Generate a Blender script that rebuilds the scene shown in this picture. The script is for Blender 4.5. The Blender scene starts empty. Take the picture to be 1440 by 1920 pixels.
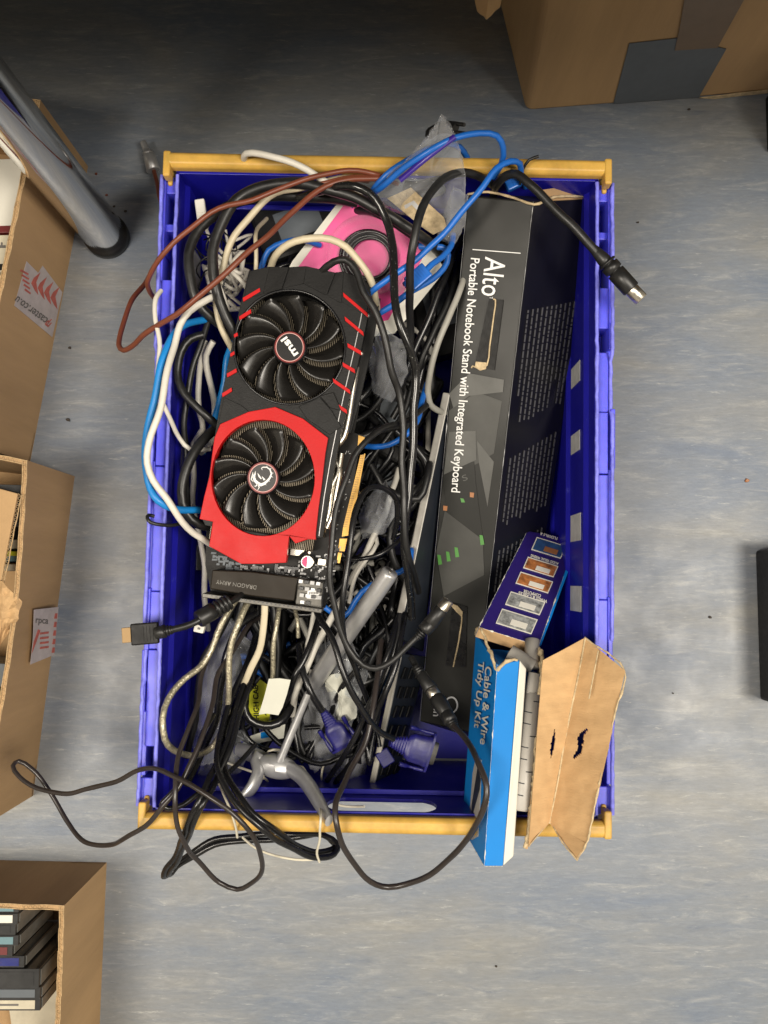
import bpy, math, random
from mathutils import Vector, Matrix, noise
from mathutils.geometry import tessellate_polygon
random.seed(7)
S = bpy.context.scene
COL = S.collection
R = math.radians
# ------------------------------------------------------------------ camera, world, lights
F = 1700.0; TH = R(4.3); CZ = 1.05
cd = bpy.data.cameras.new('camera'); cam = bpy.data.objects.new('camera', cd); COL.objects.link(cam)
cam.location = (0, 0, CZ); cam.rotation_euler = (TH, 0, 0)
cd.sensor_fit = 'VERTICAL'; cd.sensor_height = 24; cd.lens = 24 * F / 1920
cd.clip_start = .02; cd.clip_end = 50
S.camera = cam
S.render.resolution_x = 768; S.render.resolution_y = 1024
w = bpy.data.worlds.new('World'); S.world = w; w.use_nodes = True
w.node_tree.nodes['Background'].inputs[0].default_value = (1.0, .93, .84, 1)
w.node_tree.nodes['Background'].inputs[1].default_value = .03
def area(name, loc, sx, sy, power, col, target):
    l = bpy.data.lights.new(name, 'AREA'); l.shape = 'RECTANGLE'; l.size = sx; l.size_y = sy
    l.energy = power; l.color = col
    o = bpy.data.objects.new(name, l); COL.objects.link(o); o.location = loc
    o.rotation_euler = (Vector(target) - Vector(loc)).to_track_quat('-Z', 'Y').to_euler()
area('ceiling_and_fill_light', (1.05, -.30, 2.5), .6, .8, 55, (1, .92, .80), (.05, .1, 0))
area('ceiling_and_fill_light', (-.95, -.40, 2.6), .5, .9, 46, (1, .91, .78), (-.1, 0, 0))
area('ceiling_and_fill_light', (0, -.15, 2.68), 3.0, .8, 13, (1, .93, .84), (0, -.15, 0))  # added soft fill standing in for ceiling bounce, no lamp of the room
S.view_settings.view_transform = 'Standard'; S.view_settings.look = 'None'
S.view_settings.exposure = .08; S.view_settings.gamma = 1

# ------------------------------------------------------------------ pixel -> place helpers
def ray(px, py):
    x, y, z = (px - 720) / F, (960 - py) / F, -1
    return Vector((x, y * math.cos(TH) - z * math.sin(TH), y * math.sin(TH) + z * math.cos(TH)))
CAM = Vector((0, 0, CZ))
def P(px, py, z):
    d = ray(px, py); return CAM + d * ((z - CZ) / d.z)
class Fr:
    """a plane in the place; w() gives the point of it seen at a pixel, h lifts along its normal"""
    def __init__(s, a, b, c):
        s.a, b, c = P(*a), P(*b), P(*c)
        s.ex = (b - s.a).normalized(); s.n = (b - s.a).cross(c - s.a).normalized()
        if s.n.dot(CAM - s.a) < 0: s.n = -s.n
        s.ey = s.n.cross(s.ex)
    def w(s, px, py, h=0):
        d = ray(px, py); o = s.a + s.n * h
        return CAM + d * ((o - CAM).dot(s.n) / d.dot(s.n))
    def l2(s, p):
        q = p - s.a; return q.dot(s.ex), q.dot(s.ey)
    def g(s, x, y, h=0): return s.a + s.ex * x + s.ey * y + s.n * h
    def mat(s, o=None):
        m = Matrix((s.ex, s.ey, s.n)).transposed().to_4x4(); m.translation = o or s.a; return m

class FrW(Fr):
    def __init__(s, a, b, c):
        s.a = a; s.ex = (b - a).normalized(); s.n = (b - a).cross(c - a).normalized()
        if s.n.dot(CAM - a) < 0: s.n = -s.n
        s.ey = s.n.cross(s.ex)

# ------------------------------------------------------------------ materials
def pm(name, col, rough=.5, metal=0, spec=.5, var=0, vscale=20, bump=0, bscale=150, trans=0, coat=0, stretch=None, col2=None, sss=0):
    m = bpy.data.materials.new(name); m.use_nodes = True
    nt = m.node_tree; b = nt.nodes['Principled BSDF']; N = nt.nodes.new; L = nt.links.new
    b.inputs['Base Color'].default_value = (*col, 1); b.inputs['Roughness'].default_value = rough
    b.inputs['Metallic'].default_value = metal; b.inputs['Specular IOR Level'].default_value = spec
    b.inputs['Coat Weight'].default_value = coat; b.inputs['Coat Roughness'].default_value = .15
    if sss:
        b.inputs['Subsurface Weight'].default_value = sss; b.inputs['Subsurface Scale'].default_value = .006
    if var or bump:
        tc = N('ShaderNodeTexCoord'); mp = N('ShaderNodeMapping'); L(tc.outputs['Object'], mp.inputs[0])
        if stretch: mp.inputs['Scale'].default_value = stretch
    if var:
        n = N('ShaderNodeTexNoise'); n.inputs['Scale'].default_value = vscale; n.inputs['Detail'].default_value = 6
        n.inputs['Roughness'].default_value = .65
        L(mp.outputs[0], n.inputs[0]); r = N('ShaderNodeValToRGB'); L(n.outputs[0], r.inputs[0])
        r.color_ramp.elements[0].position = .3; r.color_ramp.elements[1].position = .72
        c2 = col2 or tuple(c * (1 - var) for c in col)
        r.color_ramp.elements[0].color = (*c2, 1); r.color_ramp.elements[1].color = (*[min(1, c * (1 + var * .6)) for c in col], 1)
        L(r.outputs[0], b.inputs['Base Color'])
        mr = N('ShaderNodeMapRange'); mr.inputs[3].default_value = rough - .08 * (rough > .1); mr.inputs[4].default_value = min(1, rough + .15)
        n3 = N('ShaderNodeTexNoise'); n3.inputs['Scale'].default_value = vscale * 2.7; L(mp.outputs[0], n3.inputs[0])
        L(n3.outputs[0], mr.inputs[0]); L(mr.outputs[0], b.inputs['Roughness'])
    if bump:
        n2 = N('ShaderNodeTexNoise'); n2.inputs['Scale'].default_value = bscale; n2.inputs['Detail'].default_value = 4
        L(mp.outputs[0], n2.inputs[0]); bp = N('ShaderNodeBump'); bp.inputs['Strength'].default_value = bump
        bp.inputs['Distance'].default_value = .001; L(n2.outputs[0], bp.inputs['Height']); L(bp.outputs[0], b.inputs['Normal'])
    return m
def clear(name, tint=(.9, .92, .95), milk=.10, alpha=.35):
    m = bpy.data.materials.new(name); m.use_nodes = True; nt = m.node_tree; nt.nodes.clear(); N = nt.nodes.new; L = nt.links.new
    o = N('ShaderNodeOutputMaterial'); t = N('ShaderNodeBsdfTransparent'); t.inputs[0].default_value = (*tint, 1)
    g = N('ShaderNodeBsdfPrincipled'); g.inputs['Base Color'].default_value = (.75, .76, .78, 1); g.inputs['Roughness'].default_value = .07
    g.inputs['Specular IOR Level'].default_value = 1
    lw = N('ShaderNodeLayerWeight'); lw.inputs[0].default_value = alpha
    mr = N('ShaderNodeMapRange'); mr.inputs[3].default_value = milk; mr.inputs[4].default_value = .75
    L(lw.outputs['Facing'], mr.inputs[0]); mx = N('ShaderNodeMixShader'); L(mr.outputs[0], mx.inputs[0]); L(t.outputs[0], mx.inputs[1]); L(g.outputs[0], mx.inputs[2]); L(mx.outputs[0], o.inputs[0])
    tc = N('ShaderNodeTexCoord'); n = N('ShaderNodeTexNoise'); n.inputs['Scale'].default_value = 45; n.inputs['Detail'].default_value = 1.5; L(tc.outputs['Object'], n.inputs[0])
    bp = N('ShaderNodeBump'); bp.inputs['Strength'].default_value = .5; bp.inputs['Distance'].default_value = .004; L(n.outputs[0], bp.inputs['Height']); L(bp.outputs[0], g.inputs['Normal'])
    return m
M = {}
M['black'] = pm('black rubber', (.012, .012, .012), .38, var=.5, vscale=60, bump=.15, bscale=90)
M['blackgloss'] = pm('black pvc', (.008, .008, .009), .25, var=.4, vscale=40, bump=.1, bscale=60)
M['blackmatte'] = pm('black matte plastic', (.0075, .0072, .007), .48, spec=.28, var=.3, vscale=70, bump=.15, bscale=600)
M['white'] = pm('white pvc', (.66, .63, .56), .42, var=.12, vscale=30)
M['cream'] = pm('cream pvc', (.55, .48, .34), .42, var=.15, vscale=30)
M['grey'] = pm('grey pvc', (.33, .32, .28), .45, var=.15, vscale=30)
M['blue'] = pm('blue pvc', (.01, .12, .48), .35, var=.12, vscale=30)
M['cyan'] = pm('light blue pvc', (.01, .22, .60), .35, var=.12, vscale=30)
M['navy'] = pm('navy plastic', (.012, .018, .16), .3, var=.2, vscale=40, sss=.2)
M['brown'] = pm('brown pvc', (.17, .045, .022), .38, var=.15, vscale=30)
M['braid'] = pm('braided shield under clear sleeve', (.42, .38, .27), .3, metal=.55, var=.6, vscale=420, bump=.9, bscale=500, coat=.6)
M['metal'] = pm('nickel', (.62, .58, .5), .28, metal=1, var=.2, vscale=90)
M['chrome'] = pm('chrome', (.92, .92, .93), .06, metal=1, bump=.02, bscale=10)
M['gold'] = pm('gold', (.50, .30, .09), .35, metal=1, var=.2, vscale=90)
M['silver'] = pm('silver paint', (.48, .48, .48), .34, metal=.6, var=.12, vscale=60)
M['wire'] = pm('thin white wire', (.62, .58, .46), .5)
M['yellow'] = pm('yellow plastic', (.60, .36, .07), .45, var=.35, vscale=26, bump=.12, bscale=120, sss=.1)
M['card'] = pm('cardboard', (.47, .305, .155), .85, spec=.2, var=.22, vscale=11, bump=.35, bscale=230, stretch=(1, 1, .12))
M['cardlight'] = pm('inner cardboard', (.54, .35, .175), .85, spec=.2, var=.18, vscale=14, bump=.35, bscale=200, stretch=(1, 4, 1))
M['cardedge'] = pm('cut cardboard edge', (.50, .35, .19), .9, spec=.1, var=.4, vscale=200)
M['torn'] = pm('torn paper fibre', (.56, .44, .27), .95, spec=.1, var=.4, vscale=160, bump=.5, bscale=300)
M['red'] = pm('red plastic', (.48, .005, .006), .42, spec=.25, var=.08, vscale=30, bump=.1, bscale=700)
M['brass'] = pm('dull brass', (.22, .14, .06), .5, metal=.5)
M['pcb'] = pm('black circuit board', (.007, .006, .005), .5, spec=.25, var=.5, vscale=300)
M['fins'] = pm('heatsink fins', (.13, .11, .08), .4, metal=.7)
M['print'] = pm('white print', (.75, .75, .73), .5)
M['printgrey'] = pm('grey print', (.07, .07, .075), .5)
M['rim'] = pm('silver trim', (.46, .44, .40), .35, metal=.3, var=.15, vscale=60)
M['rimdark'] = pm('dark steel', (.10, .095, .085), .4, metal=.6, var=.3, vscale=60)
M['offwhite'] = pm('off white trim', (.52, .49, .42), .5, var=.1)
M['darkface'] = pm('dark grey panel', (.022, .027, .036), .35, var=.2, vscale=30)
M['kitblue'] = pm('blue printed card', (.003, .20, .60), .55, spec=.25, var=.10, vscale=8, bump=.1, bscale=60)
M['kitnavy'] = pm('navy printed card', (.022, .012, .13), .3, coat=.3, var=.15, vscale=20)
M['kitwhite'] = pm('white printed card', (.70, .68, .60), .5, var=.05)
M['trunk'] = pm('grey plastic tube', (.40, .38, .345), .45, var=.1, vscale=30)
M['pink'] = pm('pink printed card', (.76, .05, .27), .4, coat=.4, var=.1, vscale=6)
M['tape'] = pm('paper label', (.52, .52, .52), .7, var=.25, vscale=60)
M['greytape'] = pm('grey tape', (.10, .115, .13), .5, var=.08, vscale=30, bump=.1, bscale=50)
M['browntape'] = pm('brown tape', (.15, .095, .05), .3, var=.15, vscale=20, bump=.2, bscale=30)
M['labelyellow'] = pm('yellow label', (.55, .56, .03), .4)
M['pinkdot'] = pm('magenta capacitor top', (.6, .02, .15), .4)
M['clear'] = clear('clear polythene', milk=.03, alpha=.22)
M['milky'] = clear('cloudy polythene', milk=.07, alpha=.3)
M['blister'] = clear('clear blister', (.97, .97, .97), .0, .12)
M['boxblack'] = pm('black printed card', (.015, .015, .013), .42, spec=.3, coat=.05, var=.3, vscale=7, bump=.12, bscale=40)
M['boxshade'] = pm('shaded black printed card', (.006, .006, .009), .3, spec=.4, var=.3, vscale=7, bump=.12, bscale=40)  # right carton face: its shade and bluish reflection put into the colour
M['art1'] = pm('grey artwork', (.055, .055, .050), .42, spec=.35, coat=.05, var=.35, vscale=12)
M['art2'] = pm('light artwork', (.095, .095, .088), .42, spec=.35, coat=.05, var=.35, vscale=14)
M['green'] = pm('green print', (.07, .24, .045), .4)
M['orange'] = pm('orange print', (.34, .14, .05), .4)
M['photo1'] = pm('photo print of an office', (.30, .31, .30), .35, var=.8, vscale=170)
M['photo2'] = pm('photo print in orange', (.45, .17, .05), .35, var=.8, vscale=120)
M['photo3'] = pm('photo print of a blue sky', (.03, .08, .2), .35, var=.6, vscale=60)
M['debris'] = pm('grit', (.05, .04, .03), .8)
M['redprint'] = pm('faded red print', (.50, .12, .09), .6, var=.3, vscale=90)
M['paleprint'] = pm('white parcel tape', (.50, .44, .42), .45, var=.2, vscale=50)
M['greyprint'] = pm('dark print', (.12, .11, .10), .5)
M['paper'] = pm('book paper', (.55, .50, .38), .8, var=.2, vscale=30)
M['jewel'] = pm('smoky jewel case', (.05, .05, .05), .15, var=.3, vscale=30, coat=.6)
M['pale'] = pm('clear case edge', (.20, .20, .185), .2, coat=.6, var=.3)
M['tealprint'] = pm('pale blue insert', (.12, .22, .25), .5)
M['darkred'] = pm('dark red cover', (.12, .01, .01), .5)
# crate plastic: blue, slightly translucent
def crate_mat():
    m = pm('blue crate plastic', (.013, .012, .36), .30, var=.16, vscale=12, bump=.12, bscale=45, sss=0)
    nt = m.node_tree; b = nt.nodes['Principled BSDF']; o = [n for n in nt.nodes if n.type == 'OUTPUT_MATERIAL'][0]
    tc = nt.nodes.new('ShaderNodeTexCoord'); nz = nt.nodes.new('ShaderNodeTexNoise'); nz.inputs['Scale'].default_value = 55; nz.inputs['Detail'].default_value = 9; nz.inputs['Roughness'].default_value = .75
    rp = nt.nodes.new('ShaderNodeValToRGB'); rp.color_ramp.elements[0].position = .62; rp.color_ramp.elements[1].position = .80
    old = b.inputs['Base Color'].links[0].from_socket; mm = nt.nodes.new('ShaderNodeMix'); mm.data_type = 'RGBA'; mm.inputs[7].default_value = (.20, .22, .72, 1)
    nt.links.new(tc.outputs['Object'], nz.inputs[0]); nt.links.new(nz.outputs[0], rp.inputs[0]); nt.links.new(rp.outputs[0], mm.inputs[0]); nt.links.new(old, mm.inputs[6]); nt.links.new(mm.outputs[2], b.inputs['Base Color'])
    t = nt.nodes.new('ShaderNodeBsdfTranslucent'); t.inputs[0].default_value = (.08, .08, .9, 1)
    mx = nt.nodes.new('ShaderNodeMixShader'); mx.inputs[0].default_value = .14
    nt.links.new(b.outputs[0], mx.inputs[1]); nt.links.new(t.outputs[0], mx.inputs[2]); nt.links.new(mx.outputs[0], o.inputs[0])
    return m
M['crate'] = crate_mat()
M['scuff_lit'] = pm('worn and lit blue plastic', (.20, .21, .86), .5, var=.4, vscale=90, bump=.4, bscale=120)  # wear, plus light coming through the thin lip, put into this paler blue
M['crate_rim_lit'] = pm('blue flange plastic', (.085, .09, .72), .4, var=.22, vscale=16, bump=.15, bscale=60, sss=.3)  # lighter than the body: light through the thin flange put into its blue
def floor_mat():
    m = bpy.data.materials.new('marbled vinyl'); m.use_nodes = True; nt = m.node_tree; N = nt.nodes.new; L = nt.links.new
    b = nt.nodes['Principled BSDF']; tc = N('ShaderNodeTexCoord')
    def noise_(sc, stretch, det=8, rough=.6, dist=0, rot=0):
        mp = N('ShaderNodeMapping'); mp.inputs['Scale'].default_value = stretch; mp.inputs['Rotation'].default_value = (0, 0, rot)
        L(tc.outputs['Object'], mp.inputs[0])
        n = N('ShaderNodeTexNoise'); n.inputs['Scale'].default_value = sc; n.inputs['Detail'].default_value = det
        n.inputs['Roughness'].default_value = rough; n.inputs['Distortion'].default_value = dist; L(mp.outputs[0], n.inputs[0]); return n
    def ramp(src, stops):
        r = N('ShaderNodeValToRGB'); e = r.color_ramp.elements
        while len(e) < len(stops): e.new(.5)
        for k, (p, c) in enumerate(stops): e[k].position = p; e[k].color = (*c, 1)
        L(src.outputs[0], r.inputs[0]); return r
    def mix(f, a, c, mode='MIX'):
        x = N('ShaderNodeMix'); x.data_type = 'RGBA'; x.blend_type = mode
        if isinstance(f, float): x.inputs[0].default_value = f
        else: L(f.outputs[0], x.inputs[0])
        L(a, x.inputs[6]); L(c, x.inputs[7]); return x
    base = ramp(noise_(7, (.45, 1.5, 1), 6, .6, .5, .12), [(.27, (.128, .165, .232)), (.43, (.178, .204, .242)), (.58, (.215, .226, .234)), (.74, (.262, .257, .230))])
    st = ramp(noise_(38, (.42, 2.3, 1), 9, .74, .7, .08), [(.48, (.0,) * 3), (.56, (.14,) * 3), (.64, (.40,) * 3), (.74, (.95,) * 3)])
    light = N('ShaderNodeRGB'); light.outputs[0].default_value = (.38, .385, .37, 1)
    m1 = mix(st, base.outputs[0], light.outputs[0])
    dk = ramp(noise_(26, (.42, 1.9, 1), 8, .72, .7, .1), [(.56, (0,) * 3), (.64, (.25,) * 3), (.74, (.8,) * 3)])
    dark = N('ShaderNodeRGB'); dark.outputs[0].default_value = (.105, .135, .19, 1)
    m2 = mix(dk, m1.outputs[2], dark.outputs[0])
    fl1 = ramp(noise_(95, (.30, 2.2, 1), 5, .8, .4, .05), [(.60, (0,) * 3), (.66, (.35,) * 3), (.74, (.8,) * 3)])
    fl2 = ramp(noise_(120, (.30, 2.4, 1), 5, .8, .4, .12), [(.60, (0,) * 3), (.66, (.3,) * 3), (.74, (.7,) * 3)])
    lf = N('ShaderNodeRGB'); lf.outputs[0].default_value = (.46, .47, .45, 1)
    m2 = mix(fl1, m2.outputs[2], lf.outputs[0]); m2 = mix(fl2, m2.outputs[2], dark.outputs[0])
    fine = ramp(noise_(210, (.35, 1.6, 1), 4, .7), [(.3, (.80,) * 3), (.7, (1.15,) * 3)])
    m3 = mix(.5, m2.outputs[2], fine.outputs[0], 'MULTIPLY')
    L(m3.outputs[2], b.inputs['Base Color'])
    rr = ramp(noise_(18, (1, 1, 1), 6), [(.3, (.36,) * 3), (.7, (.55,) * 3)]); L(rr.outputs[0], b.inputs['Roughness'])
    bp = N('ShaderNodeBump'); bp.inputs['Strength'].default_value = .12; bp.inputs['Distance'].default_value = .001
    L(noise_(300, (1, 1, 1), 3).outputs[0], bp.inputs['Height']); L(bp.outputs[0], b.inputs['Normal'])
    return m
M['floor'] = floor_mat()

# ------------------------------------------------------------------ object helpers
def tag(o, label=None, cat=None, group=None, kind=None):
    if label: o['label'] = label
    if cat: o['category'] = cat
    if group: o['group'] = group
    if kind: o['kind'] = kind
    return o
WM = {}
def thing(name, label, cat, mat=None, group=None):
    o = bpy.data.objects.new(name, None); COL.objects.link(o); o.empty_display_size = .02
    mat = mat or Matrix(); 
    if isinstance(mat, Vector): mat = Matrix.Translation(mat)
    o.matrix_world = mat; WM[o.name] = mat
    return tag(o, label, cat, group)
class MB:
    def __init__(s): s.v = []; s.f = []; s.mi = []; s.sm = []
    def add(s, vs, fs, mi=0, smooth=False):
        k = len(s.v); s.v += [Vector(v) for v in vs]
        for f in fs: s.f.append([i + k for i in f]); s.mi.append(mi); s.sm.append(smooth)
        return s
    def hexa(s, a, mi=0):   # a: 4 bottom, 4 top
        return s.add(a, [(3, 2, 1, 0), (4, 5, 6, 7), (0, 1, 5, 4), (1, 2, 6, 5), (2, 3, 7, 6), (3, 0, 4, 7)], mi)
    def box(s, x0, x1, y0, y1, z0, z1, mi=0, fn=None):
        c = [Vector(p) for p in ((x0, y0, z0), (x1, y0, z0), (x1, y1, z0), (x0, y1, z0), (x0, y0, z1), (x1, y0, z1), (x1, y1, z1), (x0, y1, z1))]
        return s.hexa([fn(*p) for p in c] if fn else c, mi)
    def plate(s, loops, fr, h0, h1, mi=0):
        """loops: pixel outlines (first outer, rest holes) laid in frame fr"""
        L2 = [[fr.l2(fr.w(x, y, h1)) for x, y in lp] for lp in loops]
        return s.plate2([[fr.g(x, y, h1) for x, y in lp] for lp in L2], fr.n * (h0 - h1), L2, mi)
    def plate2(s, tops, off, L2, mi=0):
        flat = [p for lp in tops for p in lp]; n = len(flat)
        tri = tessellate_polygon([[Vector((x, y, 0)) for x, y in lp] for lp in L2])
        vs = flat + [p + off for p in flat]
        fs = []
        for t in tri:
            a, b, c = [flat[i] for i in t]
            t = tuple(t) if (b - a).cross(c - a).dot(-off) > 0 else tuple(reversed(t))
            fs += [t, tuple(i + n for i in reversed(t))]
        k = 0
        for li, lp in enumerate(tops):
            m = len(lp); A = sum(L2[li][i][0] * L2[li][(i + 1) % m][1] - L2[li][(i + 1) % m][0] * L2[li][i][1] for i in range(m))
            ccw = (A > 0) == (li == 0)
            for i in range(m):
                a, b = k + i, k + (i + 1) % m
                fs.append((b, a, a + n, b + n) if ccw else (a, b, b + n, a + n))
            k += m
        return s.add(vs, fs, mi)
    def tube(s, pts, r, sides=10, mi=0, closed=False, flat=1.0, up=None):
        n = len(pts); rr = r if hasattr(r, '__len__') else [r] * n
        T = []
        for i in range(n):
            t = pts[min(i + 1, n - 1)] - pts[max(i - 1, 0)]
            T.append(t.normalized() if t.length > 1e-9 else Vector((0, 1, 0)))
        nrm = up or (Vector((0, 0, 1)) if abs(T[0].z) < .9 else Vector((1, 0, 0)))
        vs, fs = [], []
        for i in range(n):
            nrm = (nrm - T[i] * nrm.dot(T[i]))
            nrm = nrm.normalized() if nrm.length > 1e-6 else T[i].orthogonal().normalized()
            bn = T[i].cross(nrm)
            for k in range(sides):
                a = 2 * math.pi * k / sides
                vs.append(pts[i] + nrm * (math.cos(a) * rr[i] * flat) + bn * (math.sin(a) * rr[i]))
        for i in range(n - 1):
            for k in range(sides):
                a = i * sides + k; b = i * sides + (k + 1) % sides
                fs.append((a, b, b + sides, a + sides))
        s.add(vs, fs, mi, True)
        s.add(vs[:sides], [tuple(reversed(range(sides)))], mi); s.add(vs[-sides:], [tuple(range(sides))], mi)
        return s
    def lathe(s, p0, p1, prof, sides=20, mi=0):
        """prof: (t along p0-p1, radius)"""
        return s.tube([p0.lerp(p1, t + i * 1e-5) for i, (t, r) in enumerate(prof)], [r for t, r in prof], sides, mi)
    def build(s, name, mat, parent=None, local=False, bevel=0, origin=None, seg=2):
        me = bpy.data.meshes.new(name)
        if parent is not None:
            if not local:
                W = WM[parent.name].inverted(); s.v = [W @ v for v in s.v]
            oo = Vector()
        else:
            if origin is None:
                xs = [v.x for v in s.v]; ys = [v.y for v in s.v]; zs = [v.z for v in s.v]
                origin = Vector(((min(xs) + max(xs)) / 2, (min(ys) + max(ys)) / 2, min(zs)))
            oo = origin
        me.from_pydata([v - oo for v in s.v], [], s.f)
        mats = mat if isinstance(mat, (list, tuple)) else [mat]
        for m in mats: me.materials.append(M[m] if isinstance(m, str) else m)
        me.polygons.foreach_set('material_index', s.mi); me.polygons.foreach_set('use_smooth', s.sm)
        me.update()
        o = bpy.data.objects.new(name, me); COL.objects.link(o)
        if parent is not None:
            o.parent = parent; WM[o.name] = WM[parent.name]
        else:
            o.location = oo
        if bevel:
            b = o.modifiers.new('bevel', 'BEVEL'); b.width = bevel; b.segments = seg; b.limit_method = 'ANGLE'; b.angle_limit = R(35)
        return o
def smooth_path(pts, step=.006):
    """centripetal Catmull-Rom through world points"""
    if len(pts) < 3: return pts
    p = [pts[0] * 2 - pts[1]] + pts + [pts[-1] * 2 - pts[-2]]; out = []
    for i in range(1, len(p) - 2):
        p0, p1, p2, p3 = p[i - 1:i + 3]
        t = [0]
        for a, b in ((p0, p1), (p1, p2), (p2, p3)): t.append(t[-1] + max((b - a).length, 1e-5) ** .5)
        n = max(2, int((p2 - p1).length / step))
        for k in range(n):
            u = t[1] + (t[2] - t[1]) * k / n
            A1 = p0.lerp(p1, (u - t[0]) / (t[1] - t[0])); A2 = p1.lerp(p2, (u - t[1]) / (t[2] - t[1])); A3 = p2.lerp(p3, (u - t[2]) / (t[3] - t[2]))
            B1 = A1.lerp(A2, (u - t[0]) / (t[2] - t[0])); B2 = A2.lerp(A3, (u - t[1]) / (t[3] - t[1]))
            out.append(B1.lerp(B2, (u - t[1]) / (t[2] - t[1])))
    out.append(pts[-1]); return out
def fillz(pts):
    zs = [(i, p[2]) for i, p in enumerate(pts) if len(p) > 2]; out = []
    for i, p in enumerate(pts):
        lo = [z for z in zs if z[0] <= i]; hi = [z for z in zs if z[0] >= i]
        if not lo: z = hi[0][1]
        elif not hi: z = lo[-1][1]
        else:
            a, b = lo[-1], hi[0]; z = a[1] if a[0] == b[0] else a[1] + (b[1] - a[1]) * (i - a[0]) / (b[0] - a[0])
        out.append((p[0], p[1], z))
    return out
def path(pts): return smooth_path([P(*p) for p in fillz(pts)])
def rpx(wpx, z): return wpx / 2 * (CZ - z) / F
def cable(name, label, mat, w_, pts, cat='cable', group=None, plugs=None, flat=1.0):
    pp = path(pts); zz = fillz(pts); z = sum(p[2] for p in zz) / len(zz); sd = (pts[0][0] * 7 + pts[0][1]) % 97
    pp = [p + Vector((noise.noise(p * 26 + Vector((sd, 0, 0))), noise.noise(p * 26 + Vector((0, sd, 0))), .5 * noise.noise(p * 20))) * .0030 * min(1, i / 6, (len(pp) - 1 - i) / 6) for i, p in enumerate(pp)]
    r = [rpx(w_, z) * (1 + .05 * noise.noise(Vector((i * .35, sd, 3)))) for i in range(len(pp))]
    if not plugs:
        return tag(MB().tube(pp, r, flat=flat).build(name, mat), label, cat, group)
    root = thing(name, label, cat, Vector(pp[0]), group)
    MB().tube(pp, r, flat=flat).build('jacket', mat, root)
    for fn in plugs: fn(root)
    return root
_tc = {}
def textmesh(s):
    if s in _tc: return _tc[s]
    c = bpy.data.curves.new('t', 'FONT'); c.body = s; c.resolution_u = 3; o = bpy.data.objects.new('t', c); COL.objects.link(o)
    dg = bpy.context.evaluated_depsgraph_get(); me = bpy.data.meshes.new_from_object(o.evaluated_get(dg))
    r = ([(v.co.x, v.co.y) for v in me.vertices], [tuple(p.vertices) for p in me.polygons])
    bpy.data.objects.remove(o); bpy.data.curves.remove(c); bpy.data.meshes.remove(me)
    _tc[s] = r; return r
def text(mb, fr, s, at, end, size, h=.0004, mi=0, shear=0, bold=0, squash=1.0):
    """letters laid on plane fr from pixel at to pixel end; size = letter height in px"""
    vs, fs = textmesh(s); wmax = max(v[0] for v in vs) or 1
    d = Vector((end[0] - at[0], end[1] - at[1])); ln = d.length; d = d / ln; up = Vector((d.y, -d.x))
    k = ln / wmax
    for bx, by in ([(0, 0)] if not bold else [(0, 0), (bold, 0), (0, bold), (bold, bold)]):
        out = []
        for x, y in vs:
            xx = (x + y * shear) * k + bx; yy = y * size + by
            q = Vector(at) + d * xx + up * yy; out.append(fr.w(q.x, q.y, h + (bx + by * 2) * 1e-5))
        mb.add(out, fs, mi)
def quad(mb, fr, pts, h=.0004, mi=0, t=.0003):
    mb.plate([pts], fr, h - t, h, mi)
def ell(cx, cy, rx, ry, n=48, rot=0):
    return [(cx + rx * math.cos(a) * math.cos(rot) - ry * math.sin(a) * math.sin(rot), cy + rx * math.cos(a) * math.sin(rot) + ry * math.sin(a) * math.cos(rot)) for a in [2 * math.pi * i / n for i in range(n)]]

# ------------------------------------------------------------------ floor
mb = MB(); mb.add([(-6, -6, 0), (6, -6, 0), (6, 6, 0), (-6, 6, 0)], [(0, 1, 2, 3)])
fl = mb.build('floor', 'floor', origin=Vector()); tag(fl, kind='structure')
M['wall'] = pm('painted wall', (.78, .74, .66), .8, var=.05, vscale=3)  # unseen room walls, added for the chrome leg to reflect and for bounce
for x0, x1, y0, y1 in ((-2.4, 2.4, -2.5, -2.4), (2.4, 2.5, -2.5, 1.4), (-2.5, -2.4, -2.5, 1.4)):
    mb = MB(); mb.box(x0, x1, y0, y1, -.01, 2.75); tag(mb.build('wall', 'wall', origin=Vector(((x0 + x1) / 2, (y0 + y1) / 2, 0))), kind='structure')

# ------------------------------------------------------------------ table (its top stands just out of the frame, its leg is in it)
Ft = P(198, 440, .010); 
tb = thing('table', 'table with thick chrome tube leg and black rubber foot, at the upper left', 'table', Vector((Ft.x, Ft.y, 0)))
b0 = Vector((Ft.x, Ft.y, 0))
MB().lathe(b0 + Vector((0, 0, .012)), b0 + Vector((0, 0, .70)), [(0, .0235), (.004, .0245), (1, .0245)], 48).build('leg', 'chrome', tb)
MB().lathe(b0, b0 + Vector((0, 0, .014)), [(0, .0250), (.1, .0262), (.9, .0262), (1, .024)], 40).build('rubber_foot', 'black', tb)
mb = MB(); mb.box(-1.2, 1.3, .275, 1.25, .70, .725); mb.build('table_top', 'blackmatte', tb)

# ------------------------------------------------------------------ crate
CM = Matrix.Translation((-.0024, .084, 0)) @ Matrix.Rotation(R(-1.09), 4, 'Z')
crate = thing('storage_crate', 'blue plastic crate with yellow end handles, full of cables and boxes', 'crate', CM)
mb = MB()
mb.box(-.182, .182, -.283, .283, .006, .010)
HX, HY = .192, .288
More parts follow.
